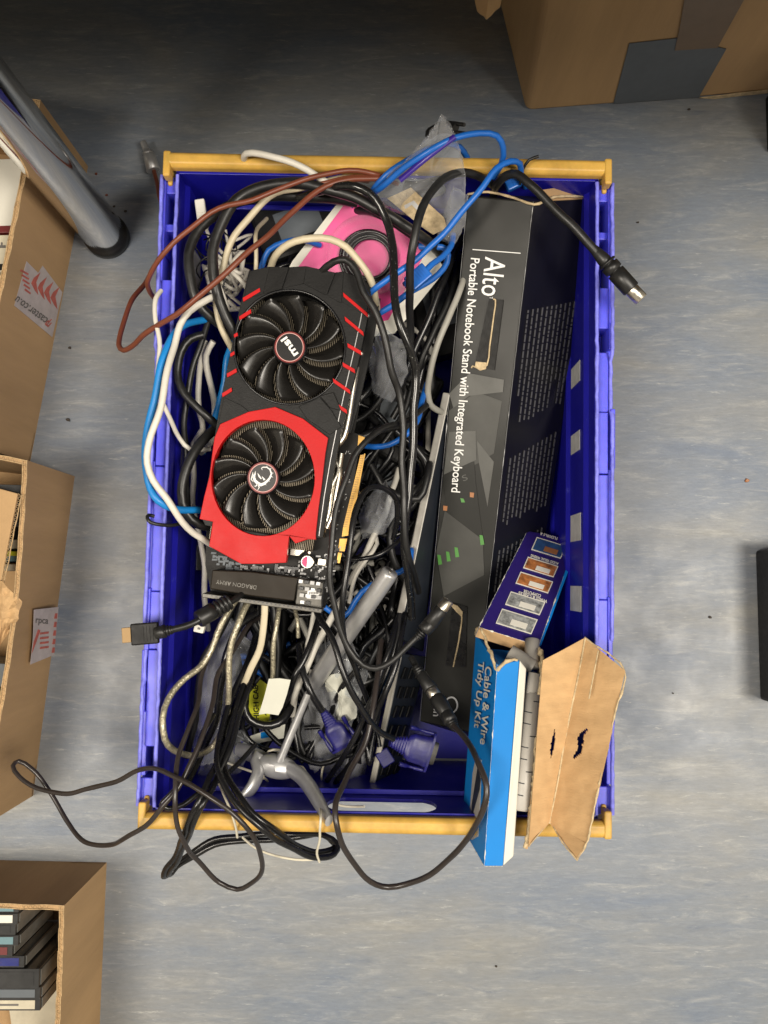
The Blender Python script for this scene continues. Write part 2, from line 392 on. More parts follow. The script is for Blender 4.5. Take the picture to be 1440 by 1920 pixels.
# long walls: a stepped section run along y
prof = [(HX, .238), (HX, .214), (HX - .004, .209), (HX - .004, .150), (HX - .0075, .145), (HX - .0075, .085), (HX - .011, .080), (HX - .012, .004)]
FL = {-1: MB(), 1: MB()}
for sx in (-1, 1):
    fl_ = FL[sx]; ys = [-HY + i * (2 * HY) / 40 for i in range(41)]
    vs = []; n = len(prof)
    for y in ys:
        for x, z in prof: vs.append((sx * x, y, z))
        for x, z in prof: vs.append((sx * (x + .003), y, z))
    fs = []
    for i in range(40):
        a = i * 2 * n; b = a + 2 * n
        for k in range(n - 1):
            fs.append((a + k, b + k, b + k + 1, a + k + 1) if sx < 0 else (a + k + 1, b + k + 1, b + k, a + k))
            fs.append((a + n + k, a + n + k + 1, b + n + k + 1, b + n + k) if sx < 0 else (a + n + k + 1, a + n + k, b + n + k, b + n + k + 1))
        fs.append((a, a + n, b + n, b))
    mb.add(vs, fs)
    # ledge and outer skirt of the flange
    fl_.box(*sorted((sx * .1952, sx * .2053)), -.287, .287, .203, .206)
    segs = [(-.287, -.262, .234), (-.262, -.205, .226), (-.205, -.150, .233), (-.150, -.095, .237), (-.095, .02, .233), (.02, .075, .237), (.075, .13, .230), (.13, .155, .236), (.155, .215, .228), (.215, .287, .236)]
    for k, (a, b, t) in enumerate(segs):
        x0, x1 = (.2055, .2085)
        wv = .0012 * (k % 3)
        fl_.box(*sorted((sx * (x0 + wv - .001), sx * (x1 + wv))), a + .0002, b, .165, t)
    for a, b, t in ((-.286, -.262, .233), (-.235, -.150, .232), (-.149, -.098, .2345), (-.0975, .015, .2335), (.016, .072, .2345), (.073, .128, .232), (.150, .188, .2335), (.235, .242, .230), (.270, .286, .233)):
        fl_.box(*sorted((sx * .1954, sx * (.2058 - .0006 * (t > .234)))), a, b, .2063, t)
# end walls with a hand hole
for sy in (-1, 1):
    o = [(-HX - .003, .004), (HX + .003, .004), (HX + .003, .238), (-HX - .003, .238)]
    c = [(.006 + .034 * sg + .016 * math.cos(a) * 1.0, .211 + .024 * math.sin(a)) for sg, rng in ((1, range(-6, 7)), (-1, range(6, 19))) for a in [math.pi * q / 12 for q in rng]]
    L2 = [o, c]
    yy = sy * (HY - .001)
    tops = [[Vector((x, yy, z)) for x, z in lp] for lp in L2]
    mb.plate2(tops, Vector((0, sy * .003, 0)), L2)
    for u, v in ((-.196, -.06), (.07, .196)): mb.box(u, v, *sorted((sy * .2905, sy * .302)), .224, .2275)
    for x in (-.18, -.135, -.09, .09, .135, .18):
        mb.box(x, x + .003, *sorted((sy * .2905, sy * .300)), .17, .2238)
    mb.box(-.16, .16, *sorted((sy * .282, sy * .2865)), .168, .172)
bd = mb.build('body', 'crate', crate, local=True, bevel=.0006)
for fl_ in FL.values(): fl_.build('flange', 'crate_rim_lit', crate, local=True, bevel=.0008)
# worn lip along both long sides, its blue also lightened for light through it
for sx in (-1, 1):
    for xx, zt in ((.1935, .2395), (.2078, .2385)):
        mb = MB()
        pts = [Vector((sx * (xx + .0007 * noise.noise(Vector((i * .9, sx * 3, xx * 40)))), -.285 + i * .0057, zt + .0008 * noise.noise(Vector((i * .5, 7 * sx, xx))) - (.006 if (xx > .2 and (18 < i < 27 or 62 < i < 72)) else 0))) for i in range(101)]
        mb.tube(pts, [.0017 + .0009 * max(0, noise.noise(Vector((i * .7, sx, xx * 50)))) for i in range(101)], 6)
        mb.build('worn_lit_lip', 'scuff_lit', crate, local=True)
for sy in (-1, 1):
    mb = MB()
    # rounded bar
    pr = [(-.0072, -.006), (-.0072, .003), (-.004, .0065), (.004, .0065), (.0072, .003), (.0072, -.006)]
    yb = sy * .2955
    xs = [-.202, -.10, 0, .10, .202]
    vs = [(x, yb + a, .2445 + b + .0006 * math.sin(x * 20)) for x in xs for a, b in pr]
    fs = [(i * 6 + k, i * 6 + (k + 1) % 6, i * 6 + 6 + (k + 1) % 6, i * 6 + 6 + k) for i in range(4) for k in range(6)]
    fs += [tuple(reversed(range(6))), tuple(range(24, 30))]
    mb.add(vs, fs)
    for sx in (-1, 1):
        mb.box(*sorted((sx * .1978, sx * .2045)), *sorted((sy * .279, sy * .3029)), .238, .2515)
        mb.box(*sorted((sx * .199, sx * .2035)), *sorted((sy * .277, sy * .297)), .17, .2358)
    mb.build('handle_bar', 'yellow', crate, local=True, bevel=.0018, seg=3)
# sticker remains on the inside of the long walls
def wallsticker(sx, y, z0, z1, wy):
    mb = MB(); x = {True: HX - .0046, False: HX - .0081}[z0 > .148] if z0 < .21 else HX - .0006
    mb.box(*sorted((sx * x, sx * (x + .0004))), y - wy / 2, y + wy / 2, z0, z1)
    mb.build('sticker', 'tape', crate, local=True)
for y, z0, z1, wy in ((.120, .155, .195, .020), (.053, .155, .195, .019), (-.030, .155, .200, .026), (-.098, .155, .203, .024)): wallsticker(1, y, z0, z1, wy)
wallsticker(-1, .22, .155, .19, .03); wallsticker(-1, -.065, .095, .14, .025)

# ------------------------------------------------------------------ cardboard boxes round the crate
def rimedge(mb, a, b, t, h, amp=1):
    d = (b - a); ln = d.length; d.normalize(); nn = Vector((-d.y, d.x, 0))
    for o in (-t / 2, t / 2):
        k = max(2, int(ln / .006))
        mb.tube([a + d * (ln * i / k) + nn * (o + amp * .0012 * noise.noise(Vector((i * .4, o * 900, h * 30)))) + Vector((0, 0, h + amp * .0015 * noise.noise(Vector((i * .31, o * 300, 5))))) for i in range(k + 1)], .0006, 5)
    k = int(ln / .0022)
    mb.tube([a + d * (ln * i / k) + nn * ((t / 2) * (1 if i % 2 else -1) * .9) + Vector((0, 0, h - .0003 + amp * .0012 * noise.noise(Vector((i * .11, 2, 5))))) for i in range(k + 1)], .0005, 4)
def openbox(label, a, b, depth, h, mat='card', leana=0):
    """a,b: floor points of the visible side (b nearer the bottom of the photo); box runs to -x by depth"""
    d = (b - a).normalized(); nx = Vector((d.y, -d.x, 0)); 
    if nx.x > 0: nx = -nx
    root = thing('cardboard_box', label, 'box', (a + b) / 2)
    c, e = b + nx * depth, a + nx * depth; t = .0045
    cs = [a, b, c, e]; cen = (a + c) / 2
    mb = MB(); lip = MB()
    tops = []
    for i, p in enumerate(cs):
        q = cs[(i + 1) % 4]; dd = (q - p).normalized(); inn = Vector((-dd.y, dd.x, 0))
        if inn.dot(cen - p) < 0: inn = -inn
        n = 10; up = Vector((0, 0, h))
        pts = [p + dd * ((q - p).length * k / n) for k in range(n + 1)]
        bow = [(-inn) * (leana * math.sin(math.pi * k / n)) for k in range(n + 1)]
        for k in range(n):
            s0, s1 = (inn * t if k == 0 and False else Vector()), Vector()
            P0, P1 = pts[k], pts[k + 1]
            if k == 0: P0 = P0 + dd * (t if i % 2 else 0)
            if k == n - 1: P1 = P1 - dd * (t if i % 2 else 0)
            mb.hexa([P0, P1, P1 + inn * t, P0 + inn * t, P0 + up + bow[k], P1 + up + bow[k + 1], P1 + inn * t + up + bow[k + 1], P0 + inn * t + up + bow[k]])
        for k in range(n):
            rimedge(lip, pts[k] + inn * t / 2 + bow[k], pts[k + 1] + inn * t / 2 + bow[k + 1], t * .85, h + .0006)
    mb.hexa([x + Vector((0, 0, .001)) for x in cs] + [x + Vector((0, 0, .005)) for x in cs])
    mb.build('wall', mat, root); lip.build('cut_edge', 'cardedge', root)
    return root, (a, b, c, e, nx, d)
L1, (a1, b1, c1, e1, n1, d1) = openbox('open cardboard box of books behind the chrome table leg, with arrow printed parcel tape', P(165, 312, 0), P(56, 868, 0), .40, .150, leana=.0004)
L2_, (a2, b2, c2, e2, n2, d2) = openbox('open cardboard box of magazines with torn brown paper, middle box of the left side', P(140, 893, 0), P(62, 1492, 0), .36, .140, leana=.010)
L3, (a3, b3, c3, e3, n3, d3) = openbox('open cardboard box of music discs at the bottom left corner', P(200, 1617, 0), P(184, 1990, 0), .40, .135, leana=.001)
# parcel tape with arrows on L1's visible side
frL = FrW(b1, a1, a1 + Vector((0, 0, .15)))
mb = MB(); quad(mb, frL, [(50, 490), (72, 512), (80, 498), (117, 548), (98, 632), (27, 573)], .0009); mb.build('parcel_tape', 'paleprint', L1)
mb = MB()
for i in range(4):
    x, y = 62 + i * 12, 521 + i * 9
    quad(mb, frL, [(x + 14, y - 10), (x + 6, y + 8), (x + 10, y + 32), (x + 4, y + 24), (x - 3, y + 10), (x + 2, y)], .0013)
for i in range(5): quad(mb, frL, [(40 + i * 2, 505 + i * 9), (54 + i, 513 + i * 9), (53 + i, 516 + i * 9), (38 + i * 2, 508 + i * 9)], .0013)
mb.build('red_arrows', 'redprint', L1)
mb = MB(); text(mb, frL, 'caster.co.u', (92, 598), (34, 555), 22, .0013, bold=.5); mb.build('printed_web_address', 'greyprint', L1)
mb = MB(); text(mb, frL, 'rp', (98, 606), (91, 600), 22, .0013, bold=1); mb.build('printed_letters', 'redprint', L1)
frM = FrW(b2, a2, a2 + Vector((0, 0, .14)))
mb = MB(); quad(mb, frM, [(64, 1143), (110, 1138), (101, 1228), (57, 1246), (62, 1200)], .0115); mb.build('parcel_tape', 'paleprint', L2_)
mb = MB(); text(mb, frM, 'rpca', (66, 1168), (90, 1170), 18, .012, bold=.4)
mb.build('printed_letters', 'greyprint', L2_)
mb = MB(); quad(mb, frM, [(72, 1180), (76, 1182), (68, 1205), (60, 1225), (64, 1203)], .012)
for i in range(5): quad(mb, frM, [(104 - i * 1.2, 1150 + i * 16), (108 - i * 1.2, 1150 + i * 16), (107 - i * 1.2, 1160 + i * 16), (102 - i * 1.2, 1160 + i * 16)], .012)
for i in range(4): quad(mb, frM, [(76, 1186 + i * 9), (92, 1184 + i * 9), (91, 1188 + i * 9), (75, 1190 + i * 9)], .012)
mb.build('red_print', 'redprint', L2_)
# inner flap and torn paper of L2
mb = MB(); q = [P(-60, 900, .13), P(36, 926, .145), P(4, 1092, .125), P(-60, 1080, .11)]
mb.hexa(q + [x + Vector((0, 0, .004)) for x in q]); mb.build('flap', 'card', L2_, bevel=.001)
mb = MB(); rimedge(mb, P(37, 926, .1465), P(5, 1092, .128), .004, 0)
for v in mb.v: pass
mb.build('flap_edge', 'cardedge', L2_)
def crumple(name, label, cat, outline, zc, amp, mat, parent=None, thick=.0006, sub=5, seed=0):
    """closed crumpled sheet filling a pixel outline given with heights"""
    vs, fs = [], []; n = len(outline); cx = sum(p[0] for p in outline) / n; cy = sum(p[1] for p in outline) / n
    rings = sub
    for r_ in range(rings + 1):
        for i, p in enumerate(outline):
            k = r_ / rings
            z = zc + (p[2] - zc) * k
            q = P(cx + (p[0] - cx) * k, cy + (p[1] - cy) * k, z)
            q.z += amp * (noise.noise(q * 38 + Vector((seed, seed, 0))) + (.5 * noise.noise(q * 90 + Vector((seed, 3, 0))) if 'bag' not in name else .35 * abs(noise.noise(q * 70 + Vector((seed, 3, 0)))))) 
            vs.append(q)
    for r_ in range(rings):
        for i in range(n):
            a = r_ * n + i; b = r_ * n + (i + 1) % n
            fs.append((a, b, b + n, a + n))
    m = len(vs); vs += [v - Vector((0, 0, thick)) for v in vs]; fs += [tuple(reversed([i + m for i in f])) for f in fs]
    for i in range(n):
        a = rings * n + i; b = rings * n + (i + 1) % n; fs.append((a, b, b + m, a + m))
    mb = MB().add(vs, fs, 0, 'bag' in name); o = mb.build(name, mat, parent)
    if not parent: tag(o, label, cat)
    return o
def densify(pts, k=4, jit=2, seed=1):
    rnd = random.Random(seed); out = []
    for i, p in enumerate(pts):
        q = pts[(i + 1) % len(pts)]
        for j in range(k):
            t = j / k; out.append(tuple(p[m] + (q[m] - p[m]) * t + (rnd.uniform(-jit, jit) if m < 2 and j else 0) for m in range(3)))
    return out
crumple('packing_paper', 'torn piece of crumpled brown packing paper in the middle box on the left', 'paper', densify([(-40, 1085, .12), (5, 1090, .135), (41, 1128, .14), (38, 1160, .14), (15, 1190, .125), (-5, 1225, .12), (-50, 1240, .1)], 4, 2), .15, .012, 'cardlight')
# contents of the left boxes
def slabbook(name, label, cat, x0, x1, y0, y1, z0, z1, mat, group=None, prints=(), rot=0):
    root = thing(name, label, cat, Matrix.Translation(Vector(((x0 + x1) / 2, (y0 + y1) / 2, z0))) @ Matrix.Rotation(R(rot), 4, 'Z'), group)
    hx, hy = (x1 - x0) / 2, (y1 - y0) / 2
    MB().box(-hx, hx, -hy, hy, 0, z1 - z0).build('cover', mat, root, local=True, bevel=.0006)
    for (u0, u1, v0, v1, m) in prints:
        MB().box(-hx + 2 * hx * u0, -hx + 2 * hx * u1, -hy + 2 * hy * v0, -hy + 2 * hy * v1, z1 - z0 + .0001, z1 - z0 + .0006).build('spine_print', m, root, local=True)
    return root
def wx(px, py, z): return P(px, py, z)
bk = [(300, 428, 'kitwhite', 'wide white book standing nearest the table leg', (.9, .0)), (431, 446, 'darkred', 'thin dark red book', None), (449, 520, 'paper', 'cream book with black band on its cover', 1), (524, 585, 'paper', 'cream book below the black banded one', 0), (588, 640, 'kitwhite', 'white booklet at the near end of the box', 0)]
for y0, y1, m, lab, pr in bk:
    A = P(40, y0, .12); B = P(40, y1, .12); xr = P(46 - (y1 - 300) * .128, y1, .13).x
    prn = []
    if pr == 1: prn = [(.0, 1, .05, .22, 'blackmatte'), (.90, .96, .65, .72, 'greyprint'), (.93, .94, .72, .8, 'greyprint')]
    if pr == 0: prn = [(.80, .97, .1 + .15 * i, .13 + .15 * i, 'greyprint') for i in range(6)]
    slabbook('book', lab + ' in the upper left box', 'book', xr - .16, xr, B.y + .001, A.y, .01, .118 + .004 * (y0 % 3), m, 'books in the upper left box', prn, 2)
names2 = [(905, 932, 'jewel', 'black plastic disc case', .125), (938, 958, 'blackmatte', 'black disc case with white letters', .115), (960, 985, 'greytape', 'grey paperback', .105), (987, 1010, 'blackmatte', 'matt black booklet', .10), (1012, 1030, 'paper', 'cream paperback', .095), (1030, 1040, 'labelyellow', 'yellow edged magazine', .10), (1042, 1054, 'tealprint', 'blue magazine', .10), (1056, 1070, 'paper', 'pale magazine', .10), (1240, 1285, 'greytape', 'grey book', .09), (1290, 1420, 'yellowbook', 'big yellow covered book', .10)]
M['yellowbook'] = pm('old yellow cover', (.40, .30, .05), .6, var=.3, vscale=20)
for y0, y1, m, lab, z in names2:
    A = P(30, y0, z); B = P(30, y1, z); xr = P(52 if y0 < 1100 else 14 if y0 < 1286 else -6, y1, z).x
    prn = [(.88, .97, .3, .6, 'kitwhite')] if 'white letters' in lab else []
    slabbook('book' if 'case' not in lab else 'disc_case', lab + ' in the middle box on the left', 'book' if 'case' not in lab else 'disc case', xr - .15, xr, B.y + .0008, A.y, .01, z, m, None, prn, -2 + (y0 % 5))
cdn = [(1697, 1708, 26, 'tealprint'), (1716, 1730, 24, 'kitwhite'), (1735, 1750, 20, 'jewel'), (1757, 1770, 25, 'tealprint'), (1776, 1790, 14, 'darkred'), (1796, 1811, 36, 'navy'), (1820, 1850, 64, 'jewel'), (1855, 1870, 66, 'greytape'), (1875, 1892, 66, 'paper')]
cdl = ['pale blue', 'white', 'black', 'light blue', 'dark red', 'navy', 'thick black', 'grey', 'cream', 'smoky black']
pos = ['at the back of the bottom left box', 'second from the back of the bottom left box', 'between the white and light blue ones in the bottom left box', 'fifth from the back in the bottom left box', 'with the shortest spine in the bottom left box', 'in the middle of the row in the bottom left box', 'reaching furthest right in the bottom left box', 'next to the cream one in the bottom left box', 'at the near end of the row in the bottom left box', 'at the very back of the row']
for (y0, y1, xe, m), c_, p_ in zip(cdn, cdl, pos):
    z = .122; A = P(xe, y0 - 4, z); B = P(xe, y1 + 4, z); xr = A.x + .004
    root = thing('disc_case', c_ + ' spined disc case ' + p_, 'disc case', Vector((xr - .07, (A.y + B.y) / 2, .008)), 'disc cases in the bottom left box')
    hy = (A.y - B.y) / 2 - .0004
    MB().box(-.071, .071, -hy, hy, 0, z - .008).build('case', 'jewel', root, local=True, bevel=.0005)
    MB().box(-.070, .066, -hy * .7, hy * .7, z - .0079, z - .0074).build('insert', m, root, local=True)
    MB().box(.0712, .0718, -hy * .8, hy * .8, .004, z - .012).build('case_edge', 'pale', root, local=True)
    if m in ('tealprint', 'kitwhite', 'paper'):
        MB().box(.02, .05, -hy * .15, hy * .15, z - .0073, z - .0070).build('spine_print', 'greyprint', root, local=True)
for i, (x, y, xw, yw, z, m, lab) in enumerate([(90, 1760, .03, .02, .03, 'jewel', 'flat black disc case lying low beside the row'), (85, 1840, .035, .03, .025, 'pale', 'loose clear disc case at the foot of the row'), (80, 1905, .035, .025, .03, 'paper', 'crumpled beige sleeve at the near end')]):
    p = P(x, y, z); slabbook('disc_case' if i < 2 else 'paper_sleeve', lab + ' in the bottom left box', 'disc case' if i < 2 else 'sleeve', p.x - xw, p.x + xw, p.y - yw, p.y + yw, .008, z, m, None, (), 5 * i)

# big sealed box, upper right
A = P(985, 211, 0); B = P(1480, 172, 0); ub = (B - A).normalized(); nb = Vector((-ub.y, ub.x, 0))
big = thing('cardboard_box', 'large closed cardboard box with grey and brown tape at the upper right', 'box', (A + B) / 2)
Bk = A + nb * .33 + ub * -.045; H = .40
lean = Vector((-.028, 0, 0))
b_ = [A, A + ub * .6, A + ub * .6 + nb * .35, Bk]
t_ = [p + Vector((0, 0, H)) + lean for p in b_]
mb = MB(); mb.hexa([p + Vector((0, 0, .001)) for p in b_] + t_); mb.build('wall', 'card', big, bevel=.008, seg=4)
frB = Fr((985, 211, 0), (1480, 172, 0), (985, 211, 0)) if False else None
frB = FrW(A, B, A + Vector((0, 0, H)) + lean)
mb = MB(); quad(mb, frB, [(1180, 82), (1270, 72), (1362, 92), (1310, 183), (1240, 188), (1150, 195)], .0012, t=.0006); mb.build('grey_tape', 'greytape', big)
mb = MB(); quad(mb, frB, [(1290, -40), (1410, -40), (1395, 0), (1345, 90), (1265, 95), (1275, 50)], .0020, t=.0006); mb.build('brown_tape', 'browntape', big)
mb = MB(); quad(mb, frB, [(1312, 184), (1380, 176), (1440, 169), (1440, 175), (1380, 181), (1340, 186)], .0022, t=.0010); mb.build('torn_edge', 'torn', big)
cd_ = crumple('cardboard_scrap', 'torn cardboard corner poking in at the top edge beside the large box', 'cardboard', densify([(885, -30, .30), (945, -30, .30), (938, 12, .28), (912, 36, .27), (895, 22, .27)], 3, 1), .29, .003, 'card')
# black things at the right edge
p = P(1414, 1032, .0); q = P(1440, 1312, .0)
blk = thing('storage_box', 'black plastic box at the right edge of the picture', 'box', Vector((p.x + .1, p.y - .1, 0)))
mb = MB(); mb.box(p.x, p.x + .25, q.y - .0, p.y, .001, .050); mb.build('body', 'blackmatte', blk, bevel=.004)
mb = MB(); mb.box(p.x - .003, p.x + .253, q.y - .003, p.y + .003, .0505, .060); mb.build('lid', 'blackgloss', blk, bevel=.003)
p = P(1432, 185, .0); q = P(1432, 288, 0)
t2 = thing('equipment_case', 'dark grey case just showing at the upper right edge', 'case', Vector((p.x + .1, (p.y + q.y) / 2, 0)))
mb = MB(); mb.box(p.x, p.x + .2, q.y, p.y, .001, .10); mb.build('body', 'blackmatte', t2, bevel=.004)
mb = MB(); mb.box(p.x + .002, p.x + .198, q.y + .002, p.y - .002, .1003, .106); mb.build('lid', 'greytape', t2, bevel=.002)

# ------------------------------------------------------------------ long black carton
RA, RB = (1000, 378, .246), (885, 1374, .085)
LA, LB = (877, 367, .226), (787, 1352, .068)
GA, GB = (1116, 372, .196), (965, 1400, .028)
r0, r1, l0, l1, g0, g1 = [P(*x) for x in (RA, RB, LA, LB, GA, GB)]
alto = thing('carton', 'long black carton with white lettering, leaning along the right side of the crate', 'carton', Vector(l1))
r0 = FrW(l1, r1, l0).w(1000, 378); g0 = FrW(r1, g1, r0).w(1118, 372); print('alto', r0, g0)
h0, h1 = l0 + g0 - r0, l1 + g1 - r1; h1.z = max(h1.z, .012)
mb = MB(); mb.hexa([l1, h1, g1, r1, l0, h0, g0, r0]); mb.mi[4] = 1; mb.build('wall', ['boxblack', 'boxshade'], alto, bevel=.0012)
fA = FrW(l1, r1, l0); fB = FrW(r1, g1, r0)
# torn open far end: brown inner liner and fluffy edge
mb = MB(); mb.tube(smooth_path([l0 + Vector((0, .001, .001)), l0.lerp(r0, .3) + Vector((0, .004, .003)), l0.lerp(r0, .7) + Vector((0, .001, .002)), r0 + Vector((0, -.004, .003)), r0.lerp(g0, .3) + Vector((0, .002, .003)), g0 + Vector((0, .001, .001))]), [.0011 + .0009 * abs(noise.noise(Vector((i * .6, 0, 2)))) for i in range(200)][:len(smooth_path([l0 + Vector((0, .001, .001)), l0.lerp(r0, .3) + Vector((0, .004, .003)), l0.lerp(r0, .7) + Vector((0, .001, .002)), r0 + Vector((0, -.004, .003)), r0.lerp(g0, .3) + Vector((0, .002, .003)), g0 + Vector((0, .001, .001))]))], 6)
mb.build('torn_edge', 'torn', alto)
mb = MB(); k = [r0.lerp(g0, .15), g0, g0 + Vector((-.002, .018, -.006)), r0.lerp(g0, .1) + Vector((0, .012, -.004))]
mb.hexa([x - Vector((0, 0, .001)) for x in k] + [x + Vector((0, 0, .0006)) for x in k]); mb.build('flap', 'card', alto)
mb = MB()
text(mb, fA, 'Alto', (910, 481), (902, 553), 56, .0024, bold=.35)
text(mb, fA, 'Portable Notebook Stand with Integrated Keyboard', (883, 482), (846, 922), 24, .0024, bold=.4)
text(mb, fA, 'TM', (918, 556), (917, 566), 9, .0009)
quad(mb, fA, [(886, 467), (976, 474), (976, 475.6), (886, 468.6)], .0009)
mb.build('lettering', 'print', alto)
# printed picture of the stand
mb = MB()
quad(mb, fA, [(842, 770), (893, 735), (941, 752), (926, 850), (894, 870), (832, 895)], .0006, 0)
quad(mb, fA, [(894, 826), (926, 866), (914, 950), (898, 868)], .0008, 1)
quad(mb, fA, [(830, 880), (889, 865), (892, 905), (906, 1015), (838, 962)], .0010, 2)
quad(mb, fA, [(834, 958), (905, 1012), (908, 1078), (832, 1118), (818, 1035)], .0012, 0)
quad(mb, fA, [(842, 810), (892, 808), (893, 862), (832, 890)], .0014, 1)
quad(mb, fA, [(842, 738), (880, 700), (945, 712), (943, 735), (880, 742), (850, 765)], .0015, 1)
mb.build('printed_picture', ['art1', 'art2', 'boxblack'], alto)
mb = MB()
for x, y in ((899, 1003), (852, 1026), (836, 1034), (820, 1040), (863, 934)): mb = MB(); quad(mb, fA, [(x, y), (x + 6, y + 1), (x + 9, y + 18 if x != 863 else y + 8), (x + 2, y + 19 if x != 863 else y + 8)], .0018); mb.build('green_mark', 'green', alto)
mb = MB()
for x, y in ((831, 948), (881, 923)): mb = MB(); quad(mb, fA, [(x, y), (x + 8, y + 1), (x + 7, y + 10), (x, y + 9)], .0018); mb.build('orange_mark', 'orange', alto)
mb = MB(); text(mb, fA, 'S', (868, 903), (878, 899), 16, .0018); 
mb.build('printed_key_letters', 'art2', alto)
# die-cut window flaps (two) with pale cut edges
mb = MB(); quad(mb, fA, [(917, 560), (944, 562), (927, 694), (889, 688)], .0020, t=.0004); mb.build('cut_window', 'blackmatte', alto)
mb = MB(); mb.tube(smooth_path([fA.w(*q, .003) for q in ((925, 561), (929, 562), (926, 590), (918, 650), (913, 685), (900, 692), (886, 686), (884, 690))]), .0008, 6)
quad(mb, fA, [(892, 678), (912, 680), (911, 692), (900, 695), (890, 688)], .0035, t=.001)
mb.build('window_edge', 'torn', alto)
mb = MB(); quad(mb, fA, [(848, 1130), (876, 1138), (873, 1252), (836, 1248)], .0022, t=.0004); mb.build('cut_window', 'blackgloss', alto)
mb = MB(); mb.tube(smooth_path([fA.w(*q, .003) for q in ((844, 1133), (864, 1148), (862, 1190), (850, 1250))]), .0009, 6)
quad(mb, fA, [(840, 1129), (858, 1136), (868, 1148), (866, 1157), (856, 1148)], .0042, t=.001)
mb.build('window_edge', 'torn', alto)
mb = MB(); text(mb, fA, 'itech', (816, 1300), (812, 1342), 20, .0022, bold=.5)
mb.plate([ell(846, 1322, 13, 16), ell(846, 1322, 10, 13)], fA, .0018, .0022)
mb.build('maker_mark', 'tape', alto)
nn = 130
for e0, e1, sd in ((r0, r1, 5), (l0, l1, 6)):
    mb = MB(); mb.tube([e0.lerp(e1, i / nn) + Vector((.0003 * noise.noise(Vector((i * .5, sd, 0))), 0, .0001)) for i in range(nn + 1)], [max(.0001, .0013 * noise.noise(Vector((i * .16, sd * 3, 1))) + .0006 * noise.noise(Vector((i * .8, sd, 1))) - .0002) for i in range(nn + 1)], 5); mb.build('worn_edge', 'tape', alto)
# small print on the dark side: dashes running down the carton
mb = MB(); rnd = random.Random(4)
for (v0, v1) in ((.15, .36), (.40, .545), (.575, .68)):
    mb = MB()
    for ln in range(11):
        u = (ln + 1.3) / 13
        sh = .055 * u; v = v0 + (0 if v0 > .3 else .0) - sh * -.3 + .035 * (1 - u); ve = v1 - .06 * u + .03
        if v0 > .3: v += .02 - .05 * u
        if rnd.random() < .25: ve -= .05
        while v < ve:
            dl = rnd.uniform(.004, .014)
            def q(uu, vv): return (r0.lerp(g0, uu)).lerp(r1.lerp(g1, uu), vv)
            c = [q(u, v), q(u + .022, v), q(u + .022, v + dl), q(u, v + dl)]
            mb.hexa([x + fB.n * .0006 for x in c] + [x + fB.n * .0010 for x in c]); v += dl + .0022
    mb.build('small_print', 'printgrey', alto)

# ------------------------------------------------------------------ two slim keyboards standing on edge
def slab(label, E0, E1, D0, D1, wpx, mat_edge, mat_face):
    e0, e1, d0, d1 = [P(*x) for x in (E0, E1, D0, D1)]
    root = thing('keyboard', label, 'keyboard', Vector(d1), 'slim keyboards standing on edge')
    fr = FrW(d1, e1, e0); th = wpx * (CZ - .18) / F
    off = -fr.n * th
    mb = MB(); mb.hexa([d1 + off, d0 + off, e0 + off, e1 + off, d1, d0, e0, e1]); mb.build('case', mat_face, root, bevel=.0008)
    mb = MB(); ax = (e1 - e0).normalized(); up = (e0 - d0).normalized()
    mb.hexa([e1 + off * 1.05, e1 + fr.n * .0008, e0 + fr.n * .0008, e0 + off * 1.05, e1 + off * 1.05 + up * .004, e1 + up * .004 + fr.n * .0008, e0 + up * .004 + fr.n * .0008, e0 + off * 1.05 + up * .004])
    mb.build('edge_trim', mat_edge, root, bevel=.001)
    return root, fr
k1, fk = slab('slim dark keyboard with silver edge, against the upper part of the long black carton', (843, 738, .168), (748, 1194, .150), (845, 752, .10), (794, 1222, .075), 13, 'rim', 'darkface')
k2, fk2 = slab('slim keyboard with off white edge, at the foot of the silver edged one', (754, 1226, .150), (700, 1484, .115), (800, 1232, .085), (742, 1478, .055), 9, 'offwhite', 'darkface')
mb = MB()
for i in range(6):
    for j in range(3):
        a = fk2.a; p0 = fk2.w(758 - i * 8 + j * 12, 1262 + i * 36, .0008); 
        mb.box(-.005, .005, -.006, .006, 0, .0018, fn=lambda x, y, z: p0 + fk2.ex * x + fk2.ey * y + fk2.n * z)
mb.build('keys', 'blackmatte', k2, bevel=.0005)

# ------------------------------------------------------------------ cable tidy kit carton
kit = thing('carton', 'torn blue and navy carton of cable ducting at the lower right of the crate', 'carton', P(930, 1400, .05))
n0, n1, n2_, n3_ = (989, 995, .115), (1082, 1011, .115), (1010, 1211, .225), (898, 1176, .225)
Pn = [P(*x) for x in (n0, n1, n2_, n3_)]
fN = FrW(Pn[3], Pn[2], Pn[0]); Pn[1] = fN.w(1082, 1011); dn = -fN.n * .014
mb = MB(); mb.hexa([p + dn for p in (Pn[3], Pn[2], Pn[1], Pn[0])] + [Pn[3], Pn[2], Pn[1], Pn[0]])
mb.mi = [1, 0, 2, 1, 1, 1]; mb.build('navy_panel', ['kitnavy', 'kitblue', 'card'], kit, bevel=.0010)
mb = MB()
def rr(c, w_, h_, a=(.955, .295), b=(-.40, .916)): return [(c[0] + a[0] * x * w_ / 2 + b[0] * y * h_ / 2, c[1] + a[1] * x * w_ / 2 + b[1] * y * h_ / 2) for x, y in ((-1, -1), (1, -1), (1, 1), (-1, 1))]
pics = [((1029, 1027), 58, 26, 'photo3'), ((1014, 1063), 60, 23, 'photo2'), ((1002, 1092), 64, 24, 'photo2'), ((985, 1131), 68, 27, 'photo1'), ((969, 1165), 70, 30, 'photo1')]
mb = MB()
for c, w_, h_, m in pics: quad(mb, fN, rr(c, w_, h_), .0008)
